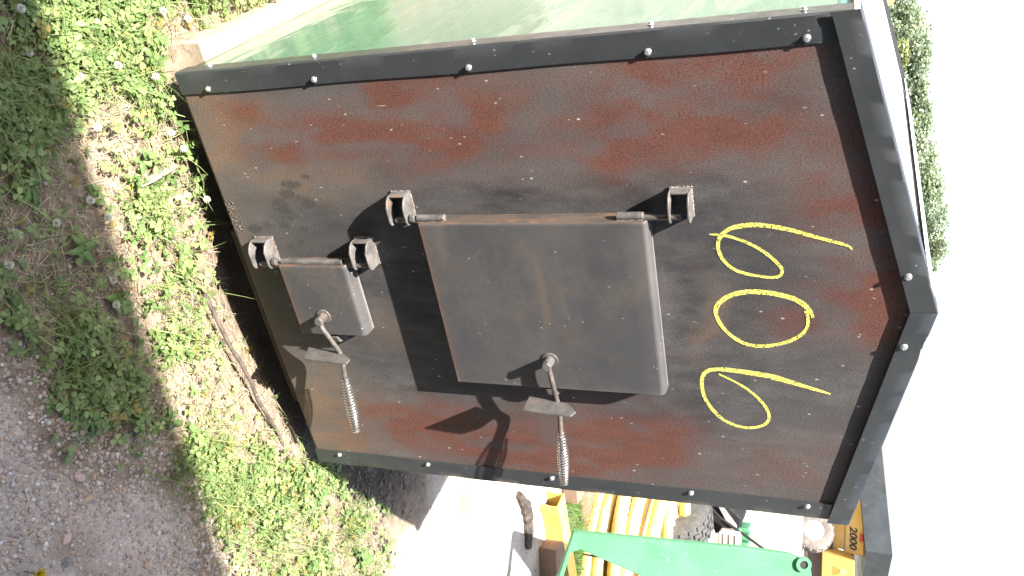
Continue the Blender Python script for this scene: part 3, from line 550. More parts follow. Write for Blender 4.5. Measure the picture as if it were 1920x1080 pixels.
def blades(name, n, box, dens, mat, lo, hi, w, cols, lean, flat, label, cat, seg=4):
    x, y = scatter(n, box, dens); n = len(x); L = rng.uniform(lo, hi, n) ; th = rng.uniform(0, 2 * PI, n); d = np.stack([np.cos(th), np.sin(th), np.zeros(n)], 1); s = np.stack([-np.sin(th), np.cos(th), np.zeros(n)], 1)
    g = gz(x, y); base = np.stack([x, y, g + (rng.uniform(.001, .014, n) if flat else -.002)], 1); ln = np.abs(rng.normal(lean, .35, n))[:, None]; bend = rng.normal(0, .35, n)[:, None]
    V = []
    for k in range(seg + 1):
        t = k / seg
        if flat: P = base + d * (L * t)[:, None] + s * (bend * L[:, None] * (t * t - t)) ; P[:, 2] += .008 * np.sin(PI * t) * rng.random(n); P[:, 2] = np.maximum(P[:, 2], gz(P[:, 0], P[:, 1]) + .0015)
        else: P = base + d * (L[:, None] * t * np.sin(np.minimum(ln * (.3 + t), 1.5))) + s * bend * .3 * L[:, None] * t * t; P[:, 2] += L * t * np.cos(np.minimum(ln[:, 0] * (.3 + t), 1.45))
        ww = (w * rng.uniform(.8, 1.2, n) * (1 - .85 * t ** 1.6))[:, None]; V += [P - s * ww, P + s * ww]
    V = np.stack(V, 1).reshape(-1, 3); m = 2 * (seg + 1); F = []
    for k in range(seg): i = np.arange(n) * m + 2 * k; F.append(np.stack([i, i + 1, i + 3, i + 2], 1))
    F = np.stack(F, 1).reshape(-1); hue = rng.random((n, 1)); col = np.array(cols[0]) * (1 - hue) + np.array(cols[1]) * hue; col *= rng.uniform(.75, 1.25, (n, 1))
    o = np_mesh(name, V, F, np.full(n * seg, 4), mat, np.repeat(col, m, 0)); return tag(o, label, cat, kind='stuff')
BOX = (-1.45, 1.5, -1.0, 1.2)
clover(80000, BOX, lambda x, y: veg_density(x, y) * .9)
tufts = lambda x, y: sum(.8 * np.exp(-((x - a) / s) ** 2 - ((y - b) / s) ** 2) for a, b, s in ((.30, -.37, .06), (.42, -.33, .05), (.52, -.31, .05), (.36, -.27, .05), (-.10, -.50, .05), (-.25, -.50, .06), (1.02, .1, .06), (.75, -.2, .08), (-.7, -.45, .1)))
gd = lambda x, y: np.clip(tufts(x, y) + veg_density(x, y) * (.25 + 1.3 * np.clip(fbm(x * 3 + 20, y * 3 + 8, 3) - .35, 0, 1)), 0, 1)
blades('grass', 90000, BOX, gd, M['grass'], .03, .14, .0013, [(.11, .18, .055), (.28, .30, .12)], .8, False, 'short green grass blades mixed into the clover', 'grass')
blades('dry_straw', 60000, BOX, lambda x, y: np.clip(in_poly(x, y, VEG) * .62 * (.35 + fbm(x * 5 + 50, y * 5, 3)) + .012, 0, 1), M['straw'], .012, .075, .0007, [(.33, .26, .16), (.56, .48, .34)], 0, True, 'dry tan straw and dead stems lying flat on the soil', 'straw', 3)
blades('far_grass', 2600, (2.6, 3.3, 1.75, 2.25), lambda x, y: np.ones(len(x)) * .8, M['grass'], .04, .16, .002, [(.06, .14, .03), (.12, .2, .05)], .9, False, 'shaded grass tuft growing behind the yellow beam', 'grass')
blades('meadow_grass', 22000, (-14, 10, 1.6, 26), lambda x, y: ((x < -.9) | (y > 3.5)) * .8, M['grass'], .08, .25, .006, [(.08, .15, .04), (.17, .2, .07)], .6, False, 'meadow grass reaching away behind the furnace', 'grass', 3)

ICO_V = None
def ico():
    bm = bmesh.new(); bmesh.ops.create_icosphere(bm, subdivisions=1, radius=1); v = np.array([p.co[:] for p in bm.verts]); f = np.array([[q.index for q in p.verts] for p in bm.faces]); bm.free(); return v, f
IV, IF = ico()
def pebbles(n, box, dens, lo, hi, name, label, tint=(1, 1, 1)):
    x, y = scatter(n, box, dens); n = len(x); r = lo + (hi - lo) * rng.random(n) ** 3.5; th = rng.uniform(0, PI, n); c, s = np.cos(th)[:, None], np.sin(th)[:, None]
    sc = np.stack([np.ones(n), rng.uniform(.6, .95, n), rng.uniform(.45, .75, n)], 1) * r[:, None]; P = IV[None] * sc[:, None] * (1 + .22 * rng.normal(0, 1, (n, len(IV), 1)).clip(-1.5, 1.5) * .6)
    X_ = P[..., 0] * c - P[..., 1] * s; Y_ = P[..., 0] * s + P[..., 1] * c; V = np.stack([X_ + x[:, None], Y_ + y[:, None], P[..., 2] + (gz(x, y) + .1 * r)[:, None]], 2).reshape(-1, 3)
    F = (IF[None] + (np.arange(n) * len(IV))[:, None, None]).reshape(-1); k = rng.random((n, 1)); col = np.array([.25, .21, .18]) * (1 - k) + np.array([.55, .47, .40]) * k; tanm = rng.random((n, 1)) < .22; col = np.where(tanm, np.array([.40, .28, .18]), col) * rng.uniform(.75, 1.2, (n, 1)); wh = rng.random((n, 1)) < .03; col = np.where(wh, np.array([.68, .66, .63]), col) * np.array(tint)
    return tag(np_mesh(name, V, F, np.full(n * len(IF), 3), M['pebble'], np.repeat(col, len(IV), 0), smooth=True), label, 'gravel', kind='stuff')
bare = lambda x, y: np.where(in_poly(x, y, VEG), .06, np.where(y < .1, 1.0, .45)) * np.clip(3.2 * (fbm(x * 3.2 + 9, y * 3.2 + 2, 4) - .28), .3, 1)
pebbles(62000, (-.5, 1.3, -1.1, -.2), bare, .0017, .0080, 'gravel', 'small grey and tan gravel stones in the shaded foreground')
pebbles(3000, (.7, 3.4, -.2, 3.0), bare, .002, .012, 'yard_gravel', 'sunlit gravel of the yard to the right of the furnace')

pebbles(2600, (.62, 1.3, .04, .72), lambda x, y: np.exp(-((x - .90) / .28) ** 4 - ((y - .36) / .24) ** 4), .002, .016, 'earth_crumbs', 'dark crumbs of earth in the shade right of the furnace', (.28, .24, .21))
# ------------------------------------------------------------------ single small things on the ground
def G(x, y, dz=0): return Vector((x, y, float(gz(np.array([x]), np.array([y]))[0]) + dz))
def rock(name, loc, size, mat, label, seed, rz=0.0):
    r = np.random.default_rng(seed); bm = bmesh.new(); bmesh.ops.create_icosphere(bm, subdivisions=2, radius=1)
    dirs = r.normal(0, 1, (9, 3)); dirs /= np.linalg.norm(dirs, axis=1, keepdims=True); cut = r.uniform(.55, .9, 9)
    for v in bm.verts:
        p = np.array(v.co[:])
        for d, c in zip(dirs, cut):
            k = p @ d
            if k > c: p = p - d * (k - c)
        v.co = Vector(p * np.array(size))
    me = bpy.data.meshes.new(name); bm.to_mesh(me); bm.free(); me.materials.append(mat); me.shade_smooth(); me.set_sharp_from_angle(angle=math.radians(28))
    o = link(bpy.data.objects.new(name, me)); o.location = G(*loc, size[2] * .35); o.rotation_euler = (0, 0, rz); return tag(o, label, 'stone', 'loose stones in the gravel')
rock('stone', (.11, -.616), (.019, .012, .012), M['stone_pink'], 'angular pinkish stone, largest of the loose stones in the shaded gravel', 1, .5)
rock('stone', (.177, -.616), (.014, .009, .008), M['stone_tan'], 'tan stone beside the large pinkish stone', 2, 1.2)
rock('stone', (.205, -.71), (.016, .011, .009), M['stone_pink'], 'dull pink stone near the bottom edge of the gravel', 3, 2.0)
rock('stone', (.556, -.472), (.016, .009, .007), M['stone_grey'], 'dark grey oval stone at the edge of the wheel rut', 4, .3)
rock('stone', (.25, -.735), (.013, .012, .010), M['stone_grey'], 'blue grey stone beside a pale chip in the gravel', 5, .9)
rock('stone', (.14, -.585), (.009, .007, .006), M['stone_tan'], 'small orange stone between the pinkish stone and the tan stone', 6, .1)
rock('earth_clod', (.62, .13), (.06, .05, .045), M['bark'], 'dark crumbly clod of earth in the shade under the right corner of the furnace', 8); bpy.data.objects['earth_clod']['category'] = 'clod'; del bpy.data.objects['earth_clod']['group']
P = []
for k in range(16):
    s_ = k / 15; x = -.352 + 1.02 * s_; y = -.125 + .10 * s_ + .004 * math.sin(k * 1.7); P.append(Vector((x, y, -.092 + .016 * s_ + .002 * math.sin(k * 2.3))))
tag(MB().tube(P, [.0056 * (.6 + .5 * math.sin(PI * (k + 1) / 17)) for k in range(16)], 9).build('stick', M['stick'], smooth=True), 'long thin grey brown stick lying on the ground along the furnace front', 'stick')
P = [G(-.398, -.17, .022), G(-.395, -.12, .026), G(-.392, -.07, .024), G(-.390, -.045, .02)]
mb = MB(); 
for s in (-1, 1): pass
mb.prism([(p.x - .009 + .003 * (i % 2), p.y, p.z) for i, p in enumerate(P)] + [(p.x + .010 - .002 * i, p.y, p.z + .006) for i, p in reversed(list(enumerate(P)))], (.001, 0, .005))
tag(mb.build('wood_splinter', M['greywood'], bevel=.001), 'grey weathered wood splinter lying in the grass left of the stick', 'splinter')
P = [G(.72, -.0, .01), G(.76, .0, .012), G(.80, -.005, .01)]
tag(MB().tube(P, [.008, .01, .007], 7).build('twig', M['bark'], smooth=True), 'short dark twig near the right foot of the furnace', 'twig')

def leaf_mesh(L, W, curl, col, fold=.25):
    n = 7; V = []; F = []; S = []
    for k in range(n + 1):
        t = k / n; w = W * (math.sin(PI * min(1, t ** .75)) ** .8 if 0 < t < 1 else 0.02); z = curl * L * (t - t * t * 1.3); u = .08 * W * math.sin(k * 2.3)
        V += [(-w + u, L * t, z + fold * w), (0, L * t, z), (w + u, L * t, z + fold * w)]
    for k in range(n): a = 3 * k; F += [a, a + 1, a + 4, a + 3, a + 1, a + 2, a + 5, a + 4]; S += [4, 4]
    V = np.array(V); c = np.tile(np.array(col), (len(V), 1)) * rng.uniform(.92, 1.08, (len(V), 1)); c[1::3] *= 1.25
    o = np_mesh('leaf', V, F, S, M['broad'], c, smooth=True); q = o.modifiers.new('thickness', 'SOLIDIFY'); q.thickness = .0006; return o
WEEDS = [((-.57, -.365), 5, .075), ((-.44, -.13), 5, .055), ((-.178, -.122), 4, .075), ((-.279, -.146), 3, .06), ((-.186, -.34), 4, .055), ((-.339, -.378), 5, .06), ((.018, -.534), 4, .06), ((.162, -.358), 5, .055), ((-.008, -.301), 3, .05), ((-.503, -.417), 4, .07), ((1.16, .10), 6, .095), ((.87, .13), 4, .06), ((-.086, -.474), 3, .05), ((.63, -.03), 4, .06), ((-.63, -.30), 4, .09), ((.45, -.22), 4, .06), ((1.0, -.03), 4, .07), ((-.30, .005), 4, .05)]
WLAB = ['broadleaf weed with wide leaves in the shaded clover at the left edge', 'broadleaf weed beside the grey wood splinter', 'broad pale leaved weed next to the upper part of the stick', 'small broadleaf weed between the splinter and the stick', 'broadleaf weed in the shade close to two clover flowers', 'low broadleaf weed in the middle of the shaded clover', 'lone broadleaf weed on the bare soil above the pinkish stone', 'broadleaf weed at the edge of the shade above the wheel rut', 'small broadleaf weed at the shade edge below the ash door', 'broadleaf weed at the lower left edge of the shaded clover', 'largest broadleaf weed, in the sunlit clump at the bottom edge', 'broadleaf weed in the sun right of the furnace corner', 'small broadleaf weed where clover gives way to gravel', 'broadleaf weed at the lower end of the stick', 'broadleaf weed near the upper left of the shaded clover', 'broadleaf weed in the sunlit clover below the right furnace corner', 'broadleaf weed between the sunlit clump and the right furnace corner', 'small broadleaf weed in the dark gap under the furnace edge']
for ((x, y), n, L), wlab in zip(WEEDS, WLAB):
    w = thing('broadleaf_weed', wlab, 'weed', G(x, y, .002), rng.uniform(0, 6), 'broadleaf weeds in front of the furnace')
    for k in range(n):
        g = rng.random(); o = leaf_mesh(L * rng.uniform(.45, .85), L * rng.uniform(.11, .2), rng.uniform(.15, .7), (.11 + .07 * g, .185 + .08 * g, .06 + .03 * g)); o.parent = w
        o.rotation_euler = (rng.uniform(.05, .4), rng.uniform(-.3, .3), k * 2 * PI / n + rng.normal(0, .3)); o.location = (0, 0, .004 + .004 * k)
FLOWERS = [(-.824, -.281), (-.662, -.111), (-.66, -.2), (-.74, -.281), (-.462, -.037), (-.437, -.032), (-.418, -.33), (-.429, -.427), (-.237, -.348), (-.172, -.375), (-.392, -.553), (-.438, -.517), (-.354, -.318), (-.732, .078), (-.285, .009), (-.60, -.02), (-.55, -.22), (-.70, .18)]
def flower(x, y):
    t = thing('clover_flower', 'white clover flower head standing among the clover leaves', 'flower', G(x, y), rng.uniform(0, 6), 'white clover flowers in front of the furnace'); h = rng.uniform(.025, .05); lean = rng.normal(0, .008, 2)
    MB().tube([(0, 0, 0), (lean[0] * .4, lean[1] * .4, h * .55), (lean[0], lean[1], h)], .0009, 5).build('stem', M['greywood'], t)
    n = 46; V = []; F = []; cols = []
    for k in range(n):
        ph = k * 2.39996; ct = 1 - 1.75 * (k + .5) / n; st = math.sqrt(max(0, 1 - ct * ct)); d = Vector((st * math.cos(ph), st * math.sin(ph), ct)); s = d.cross(Vector((0, 0, 1))).normalized() if st > .05 else Vector((1, 0, 0)); u = s.cross(d)
        o = Vector((lean[0], lean[1], h)); R = .0085 * rng.uniform(.85, 1.1); b = len(V)
        V += [o + d * R * .3 - s * .0006, o + d * R * .3 + s * .0006, o + d * R + s * .0014 + u * .001, o + d * R * 1.15 + u * .0016, o + d * R - s * .0014 + u * .001]; F += [b, b + 1, b + 2, b + 3, b + 4]
        c = .62 + .2 * rng.random(); cols += [(c, c * .97, c * .9)] * 3 + [(c, c * .93, c * .85)] * 2
    p = np_mesh('flower_head', np.array([v[:] for v in V]), F, np.full(n, 5), M['petal'], np.array(cols)); p.parent = t
for x, y in FLOWERS: flower(x, y)

dn = thing('dandelion', 'yellow dandelion flower on the gravel in the bottom left corner', 'flower', G(.19, -.815), 0)
MB().tube([(0, 0, 0), (.004, 0, .04)], .0015, 6).build('stem', M['greywood'], dn)
V = []; F = []
for k in range(60):
    a = k * 2.4; q = .3 + .7 * k / 60; d = Vector((math.cos(a) * q, math.sin(a) * q, 1.25 - q)).normalized(); s = Vector((-math.sin(a), math.cos(a), 0)) * .0018; o = Vector((.004, 0, .038)); b = len(V)
    V += [o - s * .5, o + s * .5, o + d * .014 + s, o + d * .016 - s]; F += [b, b + 1, b + 2, b + 3]
hd = np_mesh('flower_head', np.array([v[:] for v in V]), F, np.full(60, 4), M['petal'], np.tile(np.array([.7, .55, .04]), (len(V), 1))); hd.parent = dn

# ------------------------------------------------------------------ the yard to the right
RZ = math.atan2(-.51444, .85728)                      # yard things face the path the photographer stands on
def local_box(name, parent, mat, lo, hi, bevel=0, rot=None):
    Mx = None
    if rot is not None:
        c = (Vector(lo) + Vector(hi)) / 2; Mx = Matrix.Translation(c) @ rot.to_matrix().to_4x4() @ Matrix.Translation(-c)
    return MB().box(lo, hi, Mx).build(name, mat, parent, bevel=bevel)
from mathutils import Euler
log = MB(); P = []; R_ = []
for k in range(14):
    t = k / 13; x = 2.05 + .36 * t; y = 1.36 + .035 * math.sin(t * 4) + rng.uniform(-.006, .006); P.append(G(x, y, .012)); R_.append(.036 * (.45 + .5 * math.sin(PI * min(1, t * .9 + .08))) * rng.uniform(.85, 1.15))
tag(log.tube(P, R_, 9).build('bark_log', M['bark']), 'rough dark strip of bark lying on the bright gravel', 'bark')
# yellow channel beam
A = Vector((2.368, 1.599, -.1)); d = Vector((.526, -.037, 0)).normalized(); nrm = Vector((-d.y, d.x, 0))
beam = thing('steel_beam', 'yellow steel channel beam with open end lying on the gravel', 'beam', A, math.atan2(d.y, d.x))
h, wd, t = .104, .12, .008
local_box('front_flange', beam, M['yellow'], (0, 0, .002), (1.6, t, h)); local_box('web', beam, M['yellow'], (.0, t, h - t), (1.6, wd - t, h)); local_box('rear_flange', beam, M['yellow'], (0, wd - t, .002), (1.6, wd, h))
local_box('end_tab', beam, M['yellow'], (-.012, -.02, .0), (.02, -.001, .05)); 
timber('brown_timber', (0, 0, 0), (.9, .13, .10), M['redwood'], 'brown timber lying in front of the yellow beam', -.42, (2.56, 1.47, -.098))
timber('timber_block', (-.5, 0, 0), (.125, .3, .095), M['redwood'], 'reddish brown timber block behind the open end of the yellow beam', -.25, (2.52, 1.93, -.098))
pl = MB().prism([(2.45, 2.11, -.07), (2.75, 2.10, -.075), (3.08, 2.09, -.09), (3.09, 2.13, -.088), (2.8, 2.17, -.01), (2.45, 2.19, .0)], (0, .018, .02)).build('plank', M['redwood'], None, bevel=.003); tag(pl, 'pale split plank leaning between the timber block and the yellow pipe coil', 'plank')
# coil of yellow corrugated pipe
near = Vector((3.273, 2.075, 0)); fh = Vector((.5215, .8532, 0)); cc = near + fh * .62 + Vector((.857, -.514, 0)) * .25
coil = thing('pipe_coil', 'large coil of yellow corrugated drain pipe lying on the ground', 'pipe coil', (cc.x, cc.y, -.1), RZ)
pr = .046
def turn(R, z, a0=0.0, a1=2 * PI, wob=0.0):
    n = 88; P = [Vector(((R + .012 * math.sin(3 * a + wob)) * math.cos(a), (R + .012 * math.sin(3 * a + wob)) * math.sin(a), z + .012 * math.sin(2 * a + wob * 2))) for a in [a0 + (a1 - a0) * k / n for k in range(n + 1)]]
    pts = []; rad = []
    for i in range(len(P) - 1):
        for q in range(3): pts.append(P[i].lerp(P[i + 1], q / 3)); rad.append(pr * (1 if q else .955))
    MB().tube(pts, rad, 9).build('pipe_turn', M['pipe'], coil, smooth=True)
for l in range(4):
    for j in range(4): turn(.78 - j * .098 - .02 * (l % 2), pr + l * .090 + .01 * j, .4 * j, 2 * PI + .4 * j - .05, l * 1.3 + j)
turn(.70, .44, 1.1, 5.2, .7)
for a in (-1.95, -1.15): MB().box((-.006, -.835, -.005), (.006, -.70, .20), Matrix.Rotation(a + PI / 2, 4, 'Z')).build('strap', M['black'], coil, bevel=.003)
# green loader arm
arm = thing('loader_arm', 'flat green painted loader arm with a lug hole, standing at the right edge', 'loader arm', (2.6, .75, -.1), 0)
AO = Vector((2.6, .75, -.1))
poly = [(1.979, 1.093, .293), (2.188, 1.321, 1.055), (2.249, 1.372, 1.243), (2.297, 1.385, 1.330), (2.343, 1.361, 1.343), (2.829, 1.07, 1.354), (2.784, .985, 1.116), (2.36, 1.06, .72), (2.213, 1.089, .59), (2.058, 1.06, .326), (2.064, 1.040, .282), (2.15, .971, .256), (2.62, .66, -.02), (2.60, .62, -.09), (2.52, .68, -.09), (2.146, .963, .232)]
fn = Vector((.484, .792, -.37))
MB().prism([Vector(p) - AO for p in poly], fn * .05).build('arm_plate', M['green_paint'], arm, bevel=.006)
MB().prism([Vector(p) + fn * .40 + Vector((.30, -.20, -.05)) - AO for p in [(2.0, 1.09, .26), (2.10, 1.2, .62), (2.6, .9, .62), (2.6, .7, -.1), (2.3, .88, -.05)]], fn * .03).build('rear_plate', M['green_paint'], arm, bevel=.004)
lc = Vector((2.297, 1.37, 1.302)) - fn * .006 - AO
MB().lathe([(.02, 0), (.036, 0), (.036, .012), (.02, .012), (.02, 0)], lc + fn * 0, -fn, 24).build('lug_ring', M['green_paint'], arm, smooth=False); MB().lathe([(.0195, 0), (.0195, .004)], lc, -fn, 20).build('lug_hole', M['ink'], arm)
# wire loop and white fitting in front of the arm
Wp = [(2.16, .80, .08), (2.13, .86, .17), (2.12, .95, .235), (2.16, 1.0, .265), (2.22, .98, .27), (2.28, .93, .23), (2.36, .86, .17), (2.45, .80, .05), (2.5, .78, -.09)]
Wp = [(2.14, .76, -.09), (2.12, .80, .0)] + Wp[0:]
tag(MB().tube([Vector(p) - fn * .35 for p in Wp], .0035, 6).build('wire', M['wire'], smooth=True), 'thin grey wire arching in front of the green arm', 'wire')
fp = Vector((2.10, .93, .33)) + Vector((.0, .0, 0))
q = thing('pipe_fitting', 'small white plastic pipe fitting seen through the green arm', 'fitting', (2.62, 1.25, -.1), 0)
MB().tube([(0, 0, 0), (0, 0, .42)], .018, 14).build('post', M['white'], q, smooth=True); MB().lathe([(.012, -.03), (.026, -.03), (.026, .03), (.012, .03)], (0, 0, .43), (-.5, -.85, .1), 18).build('socket', M['white'], q, smooth=False)

def wheel(name, parent, c, axis, R, W, rr, tyre_mat, rim_mat, lugs, rows, chev=False):
    ax = Vector(axis).normalized(); c = Vector(c)
    k = MB().lathe([(rr, -W * .36), (rr * 1.04, -W * .46), (R * .8, -W * .52), (R * .95, -W * .44), (R * .985, -W * .2), (R * .99, 0), (R * .985, W * .2), (R * .95, W * .44), (R * .8, W * .52), (rr * 1.04, W * .46), (rr, W * .36)], c, ax, 40).build(name, tyre_mat, parent, smooth=True)
    a = ax.orthogonal().normalized(); b = ax.cross(a); mb = MB()
    for i in range(lugs):
        for r_ in range(rows):
            th = 2 * PI * (i + .5 * (r_ % 2)) / lugs; u = a * math.cos(th) + b * math.sin(th); v = ax.cross(u); wq = W * .92 / rows; off = (r_ - (rows - 1) / 2) * wq
            Rl = R * (1 if abs(off) < W * .3 else .965); sk = (.5 if off > 0 else -.5) if chev else 0; o = c + u * Rl + ax * off; s1 = PI * R / lugs * .62
            e1 = (v + ax * sk).normalized() * (s1 if not chev else s1 * .55); e2 = (ax - v * sk * 1.6).normalized() * wq * (.36 if not chev else .5)
            V = [o - u * R * .05 - e1 - e2, o - u * R * .05 + e1 - e2, o - u * R * .05 + e1 + e2, o - u * R * .05 - e1 + e2]; V += [p + u * R * .075 for p in V]
            mb.add(V, [(0, 3, 2, 1), (4, 5, 6, 7), (0, 1, 5, 4), (1, 2, 6, 5), (2, 3, 7, 6), (3, 0, 4, 7)])
    mb.build('tread', tyre_mat, k); sg = 1 if ax.dot(c_fwd) < 0 else -1
    MB().lathe([(rr * 1.02, W * .42 * sg), (rr * .97, W * .43 * sg), (rr * .9, W * .25 * sg), (rr * .45, W * .2 * sg), (rr * .3, W * .3 * sg), (0, W * .3 * sg)], c, ax, 32).build('rim', rim_mat, k, smooth=True)
    return k
# green riding mower behind the coil
mo = thing('riding_mower', 'green riding mower with black seat and knobbly tyre behind the pipe coil', 'mower', (4.2, 3.45, -.1), RZ)
wheel('wheel', mo, (-.02, -.28, .30), (-.86, -.5, 0), .32, .27, .14, M['rubber'], M['rim'], 26, 5)
wheel('wheel', mo, (.62, .5, .28), (.86, .5, 0), .28, .25, .13, M['rubber'], M['rim'], 20, 3)
local_box('fender', mo, M['green_paint'], (-.36, -.02, .36), (.02, .3, .42), .02); local_box('fender_bracket', mo, M['yellow'], (-.32, -.12, .2), (-.27, -.08, .44), .004)
local_box('axle_box', mo, M['black'], (.05, .1, .12), (.7, .45, .34), .02)
# black seat, tilted back
seat = MB().prism([(-.20, .0, .44), (.14, .0, .48), (.15, .0, .60), (.08, .0, .80), (-.0, .0, .82), (-.20, .0, .60)], (0, .36, 0)).build('seat', M['black'], mo, bevel=.02)
MB().prism([(-.14, -.023, .60), (.03, -.023, .70), (.09, -.023, .78), (.05, -.023, .78), (-.14, -.023, .63)], (0, .012, 0)).build('seat_edge', M['grey'], seat)
local_box('seat_base', mo, M['black'], (-.05, .12, .36), (.3, .45, .5), .02)
eng = MB().lathe([(.0, -.07), (.06, -.07), (.085, -.05), (.09, .06), (.07, .075), (.04, .08), (.035, .1), (0, .1)], (.13, -.15, .53), (-.5, -.8, .35), 28).build('engine', M['grey'], mo, smooth=True)
MB().lathe([(.0, 0), (.05, 0), (.05, .012), (0, .014)], (.13 - .055, -.24, .57), (-.5, -.8, .35), 24).build('starter_cover', M['white'], eng, smooth=True)
cov = local_box('engine_cover', mo, M['cover'], (.08, -.16, .65), (.19, .0, .82), .02)
for z in (.69, .735, .78): MB().box((.09, -.167, z), (.18, -.1615, z + .006)).build('louvre', M['ink'], cov)
MB().tube([(.26, -.17, .50), (.27, -.18, .57), (.22, -.19, .55), (.12, -.19, .57)], .009, 8).build('fuel_hose', M['orange'], mo, smooth=True)
for x0 in (.10, .16, .22): local_box('hood_rail', mo, M['green_paint'], (x0, .1, .64 + x0 * .2), (x0 + .035, .3, .86), .006)
local_box('hood_panel', mo, M['black'], (.05, .12, .62), (.34, .16, .80), .01)
MB().tube([(-.16, -.05, .62 - .14), (.0, -.06, .66), (.12, -.07, .87), (.20, -.07, 1.0), (.25, -.07, 1.07), (.28, -.07, 1.16)], .011, 8).build('lever', M['black'], mo, smooth=True)
br = thing('steel_bracket', 'yellow bent steel bracket in front of the knobbly tyre', 'bracket', (3.82, 2.72, -.1), RZ)
local_box('upright', br, M['yellow'], (-.02, 0, 0), (.03, .04, .55), .004); local_box('arm', br, M['yellow'], (.02, 0, .36), (.22, .04, .42), .004, Euler((0, -.6, 0))); local_box('gusset', br, M['yellow'], (.1, -.02, .3), (.24, .0, .44), .004, Euler((0, .5, 0)))
# yellow machine with a black hood, far across the yard
mc = thing('yard_machine', 'distant yellow machine with black hood, big tyre and number 2000', 'machine', (25.2, 23.4, -.35), RZ); mc.scale = (.95, 1, .88)
hood = MB().add([(-5, 1.0, 3.35), (.42, 0, 4.0), (.38, 0, 2.94), (-5, 1.0, 2.3), (4.5, 3.6, 3.65), (4.5, 3.6, 2.75), (-5, 5, 3.35), (-5, 5, 2.3), (0, 6, 3.7), (0, 6, 2.6)],
    [(0, 1, 2, 3), (1, 4, 5, 2), (0, 6, 8, 1), (1, 8, 4), (3, 2, 9, 7), (2, 5, 9), (0, 3, 7, 6), (6, 7, 9, 8), (4, 8, 9, 5)]).build('hood', M['hood'], mc)
local_box('yellow_rail', mc, M['ochre'], (-4.8, 1.3, 2.12), (1.0, 1.8, 2.9), .03); local_box('lower_rail', mc, M['ochre'], (-4.8, 1.5, 1.55), (.9, 1.9, 2.09), .03)
MB().prism([(.8, .9, 1.15), (1.05, .7, 2.5), (2.6, .7, 2.55), (2.6, .9, 1.15)], (0, .8, 0)).build('fender', M['ochre'], mc, bevel=.04)
local_box('chassis', mc, M['bark'], (.1, 1.2, .25), (3.5, 2.6, 1.6), .05); local_box('tail_light', mc, M['red'], (.1, 1.15, 2.7), (.4, 1.28, 2.84), .02)
MB().prism([(1.35, .66, 1.95), (1.75, .66, 1.95), (1.55, .66, 2.25)], (0, .03, 0)).build('warning_sticker', M['yellow'], mc)
wheel('wheel', mc, (-.05, .3, .82), (-.42, -.9, .1), .80, .75, .40, M['dusty_rubber'], M['white_rim'], 18, 2, True)
fc = bpy.data.curves.new('number', 'FONT'); fc.body = '2000'; fc.size = .5; fc.extrude = .01; fc.offset = .012; fc.shear = .2; fc.align_x = 'CENTER'
tmp = bpy.data.objects.new('tmp', fc); link(tmp); dg = bpy.context.evaluated_depsgraph_get(); me = bpy.data.meshes.new_from_object(tmp.evaluated_get(dg)); bpy.data.objects.remove(tmp)
me.materials.clear(); me.materials.append(M['ink']); nb = link(bpy.data.objects.new('number_lettering', me)); nb.parent = mc; nb.rotation_euler = (PI / 2, 0, 0); nb.location = (.30, 1.285, 2.30); nb.scale = (.95, .85, 1)

# ------------------------------------------------------------------ trees far behind, and a log stack
TREES = [(12.76, 65.36, 5.96, 1.51), (15.35, 63.81, 5.56, 1.32), (16.64, 63.03, 6.05, 1.13), (18.1, 62.15, 6.51, 1.7), (19.56, 61.28, 5.95, .94), (20.85, 60.5, 6.5, 1.32), (22.31, 59.63, 6.78, 1.32), (23.61, 58.85, 6.32, .6), (24.74, 58.17, 7.3, 1.32), (26.36, 57.2, 7.51, 1.32), (27.98, 56.23, 7.9, 1.32), (29.43, 55.35, 7.9, 1.13), (30.73, 54.58, 7.2, .83), (32.02, 53.8, 6.67, .5)]
NAMES = ['dark green tree at the far left end of the tree line', 'low dark tree behind the yellow green shrub', 'second tree of the tree line, with a ragged dark top', 'broad rounded tree above the yellow green shrub', 'narrow low tree right of the broad rounded tree', 'pointed tree in the left half of the tree line', 'tall bushy tree left of the notch in the tree line', 'slim low tree standing in the notch of the tree line', 'dense tree just right of the notch in the tree line', 'tall pale green tree near the middle of the roof edge', 'tallest tree of the tree line, above the roof slope', 'tall tree beside the tallest, nearer the furnace peak', 'thin tree sloping down toward the furnace peak', 'sparse little tree nearest the furnace peak']
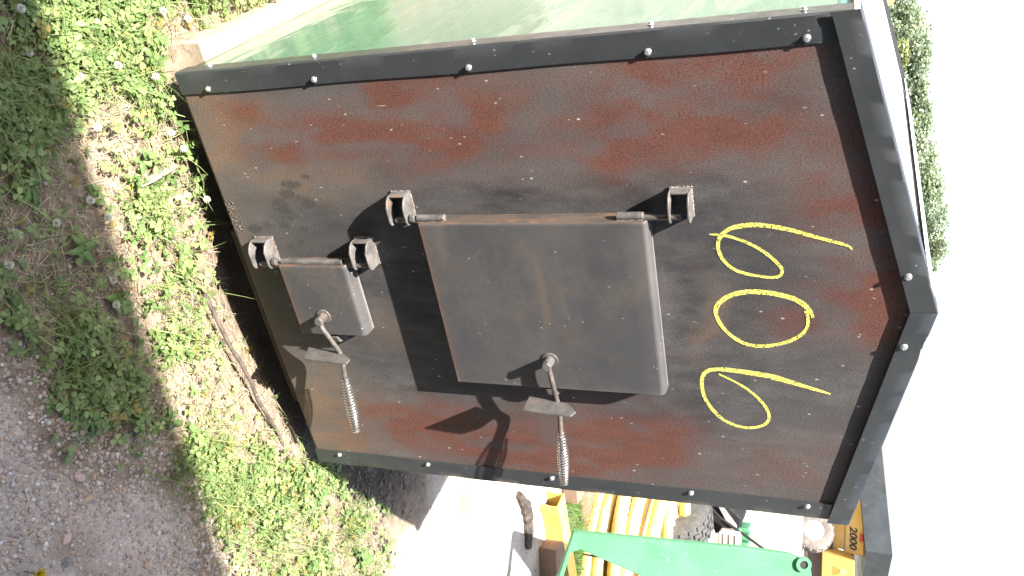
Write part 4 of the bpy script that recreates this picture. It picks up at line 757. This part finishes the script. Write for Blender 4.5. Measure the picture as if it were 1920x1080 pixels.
def tree(x, y, top, w, label, col, dens=1.0, bush=False):
    t = thing('tree' if not bush else 'shrub', label, 'tree' if not bush else 'shrub', (x, y, -.1), 0, 'trees behind the furnace' if not bush else None)
    h = top + .1; lo = h * (.38 if not bush else .3); mb = MB()
    mb.tube([(0, 0, -.1), (.05, 0, h * .3), (.0, .1, h * .6), (.05, .05, h * .92)], [.16, .13, .08, .02], 7)
    cl = []
    for k in range(46 if not bush else 16):
        f = rng.random(); z = lo + (h - lo) * f; rad = w * (math.sin(PI * min(1, .22 + .74 * f)) ** .6) * .95; a = rng.uniform(0, 2 * PI); q = math.sqrt(rng.random()) * rad
        c = Vector((q * math.cos(a), q * math.sin(a), z)); cl.append((c, w * rng.uniform(.22, .42)))
        if k % 3 == 0: mb.tube([(0, .05, z * .7), c * .5 + Vector((0, 0, z * .42)), c], [.05, .03, .01], 5)
    mb.build('trunk', M['bark'], t, smooth=True)
    V = []; F = []; Cc = []; n = int(190 * dens)
    P = []
    for c, r in cl:
        d = rng.normal(0, 1, (n, 3)); d /= np.linalg.norm(d, axis=1, keepdims=True); p = np.array(c[:]) + d * r * (rng.random((n, 1)) ** .5) * np.array([1, 1, .8]); P.append(p)
        Cc.append(np.repeat((np.array(col) * rng.uniform(.65, 1.25))[None], n, 0) * rng.uniform(.7, 1.3, (n, 1)))
    P = np.concatenate(P); P[:, 2] = np.minimum(P[:, 2], h + rng.normal(0, .12, len(P))); Cc = np.concatenate(Cc); n = len(P); e, f, nz = frames(n, 1.0); s = rng.uniform(.08, .19, n)[:, None]
    V = np.stack([P - e * s, P + f * s * .5, P + e * s, P - f * s * .5], 1).reshape(-1, 3); i = np.arange(n) * 4
    o = np_mesh('crown', V, np.stack([i, i + 1, i + 2, i + 3], 1).ravel(), np.full(n, 4), M['tree'], np.repeat(Cc, 4, 0)); o.parent = t
for i, ((x, y, top, w), nm) in enumerate(zip(TREES, NAMES)):
    tree(x, y, top * .94, w * 2.0, nm, [(.30, .36, .25), (.26, .32, .24), (.33, .38, .27)][i % 3], .5 if i == 13 else 1.0)  # leaf colours paled to stand in for distance haze
tree(16.6, 56.0, 4.5, 1.5, 'yellow green shrub in front of the left trees', (.30, .33, .15), 1.2, True)
lt = 0
for row in range(6):
    for k in range(6 - row):
        t = thing('cut_log', 'cut log with orange end in the stack at the far left', 'log', (8.4 + k * .62 + row * .31, 43.4, .2 + row * .54), 0, 'stacked logs at the far left')
        MB().lathe([(.29, 0), (.30, .02), (.3, 3)], (0, 0, 0), (0, 1, 0), 12).build('bark', M['bark'], t); MB().lathe([(0, -.012), (.28, -.012), (.28, -.001)], (0, 0, 0), (0, 1, 0), 12).build('log_end', M['logend'], t)
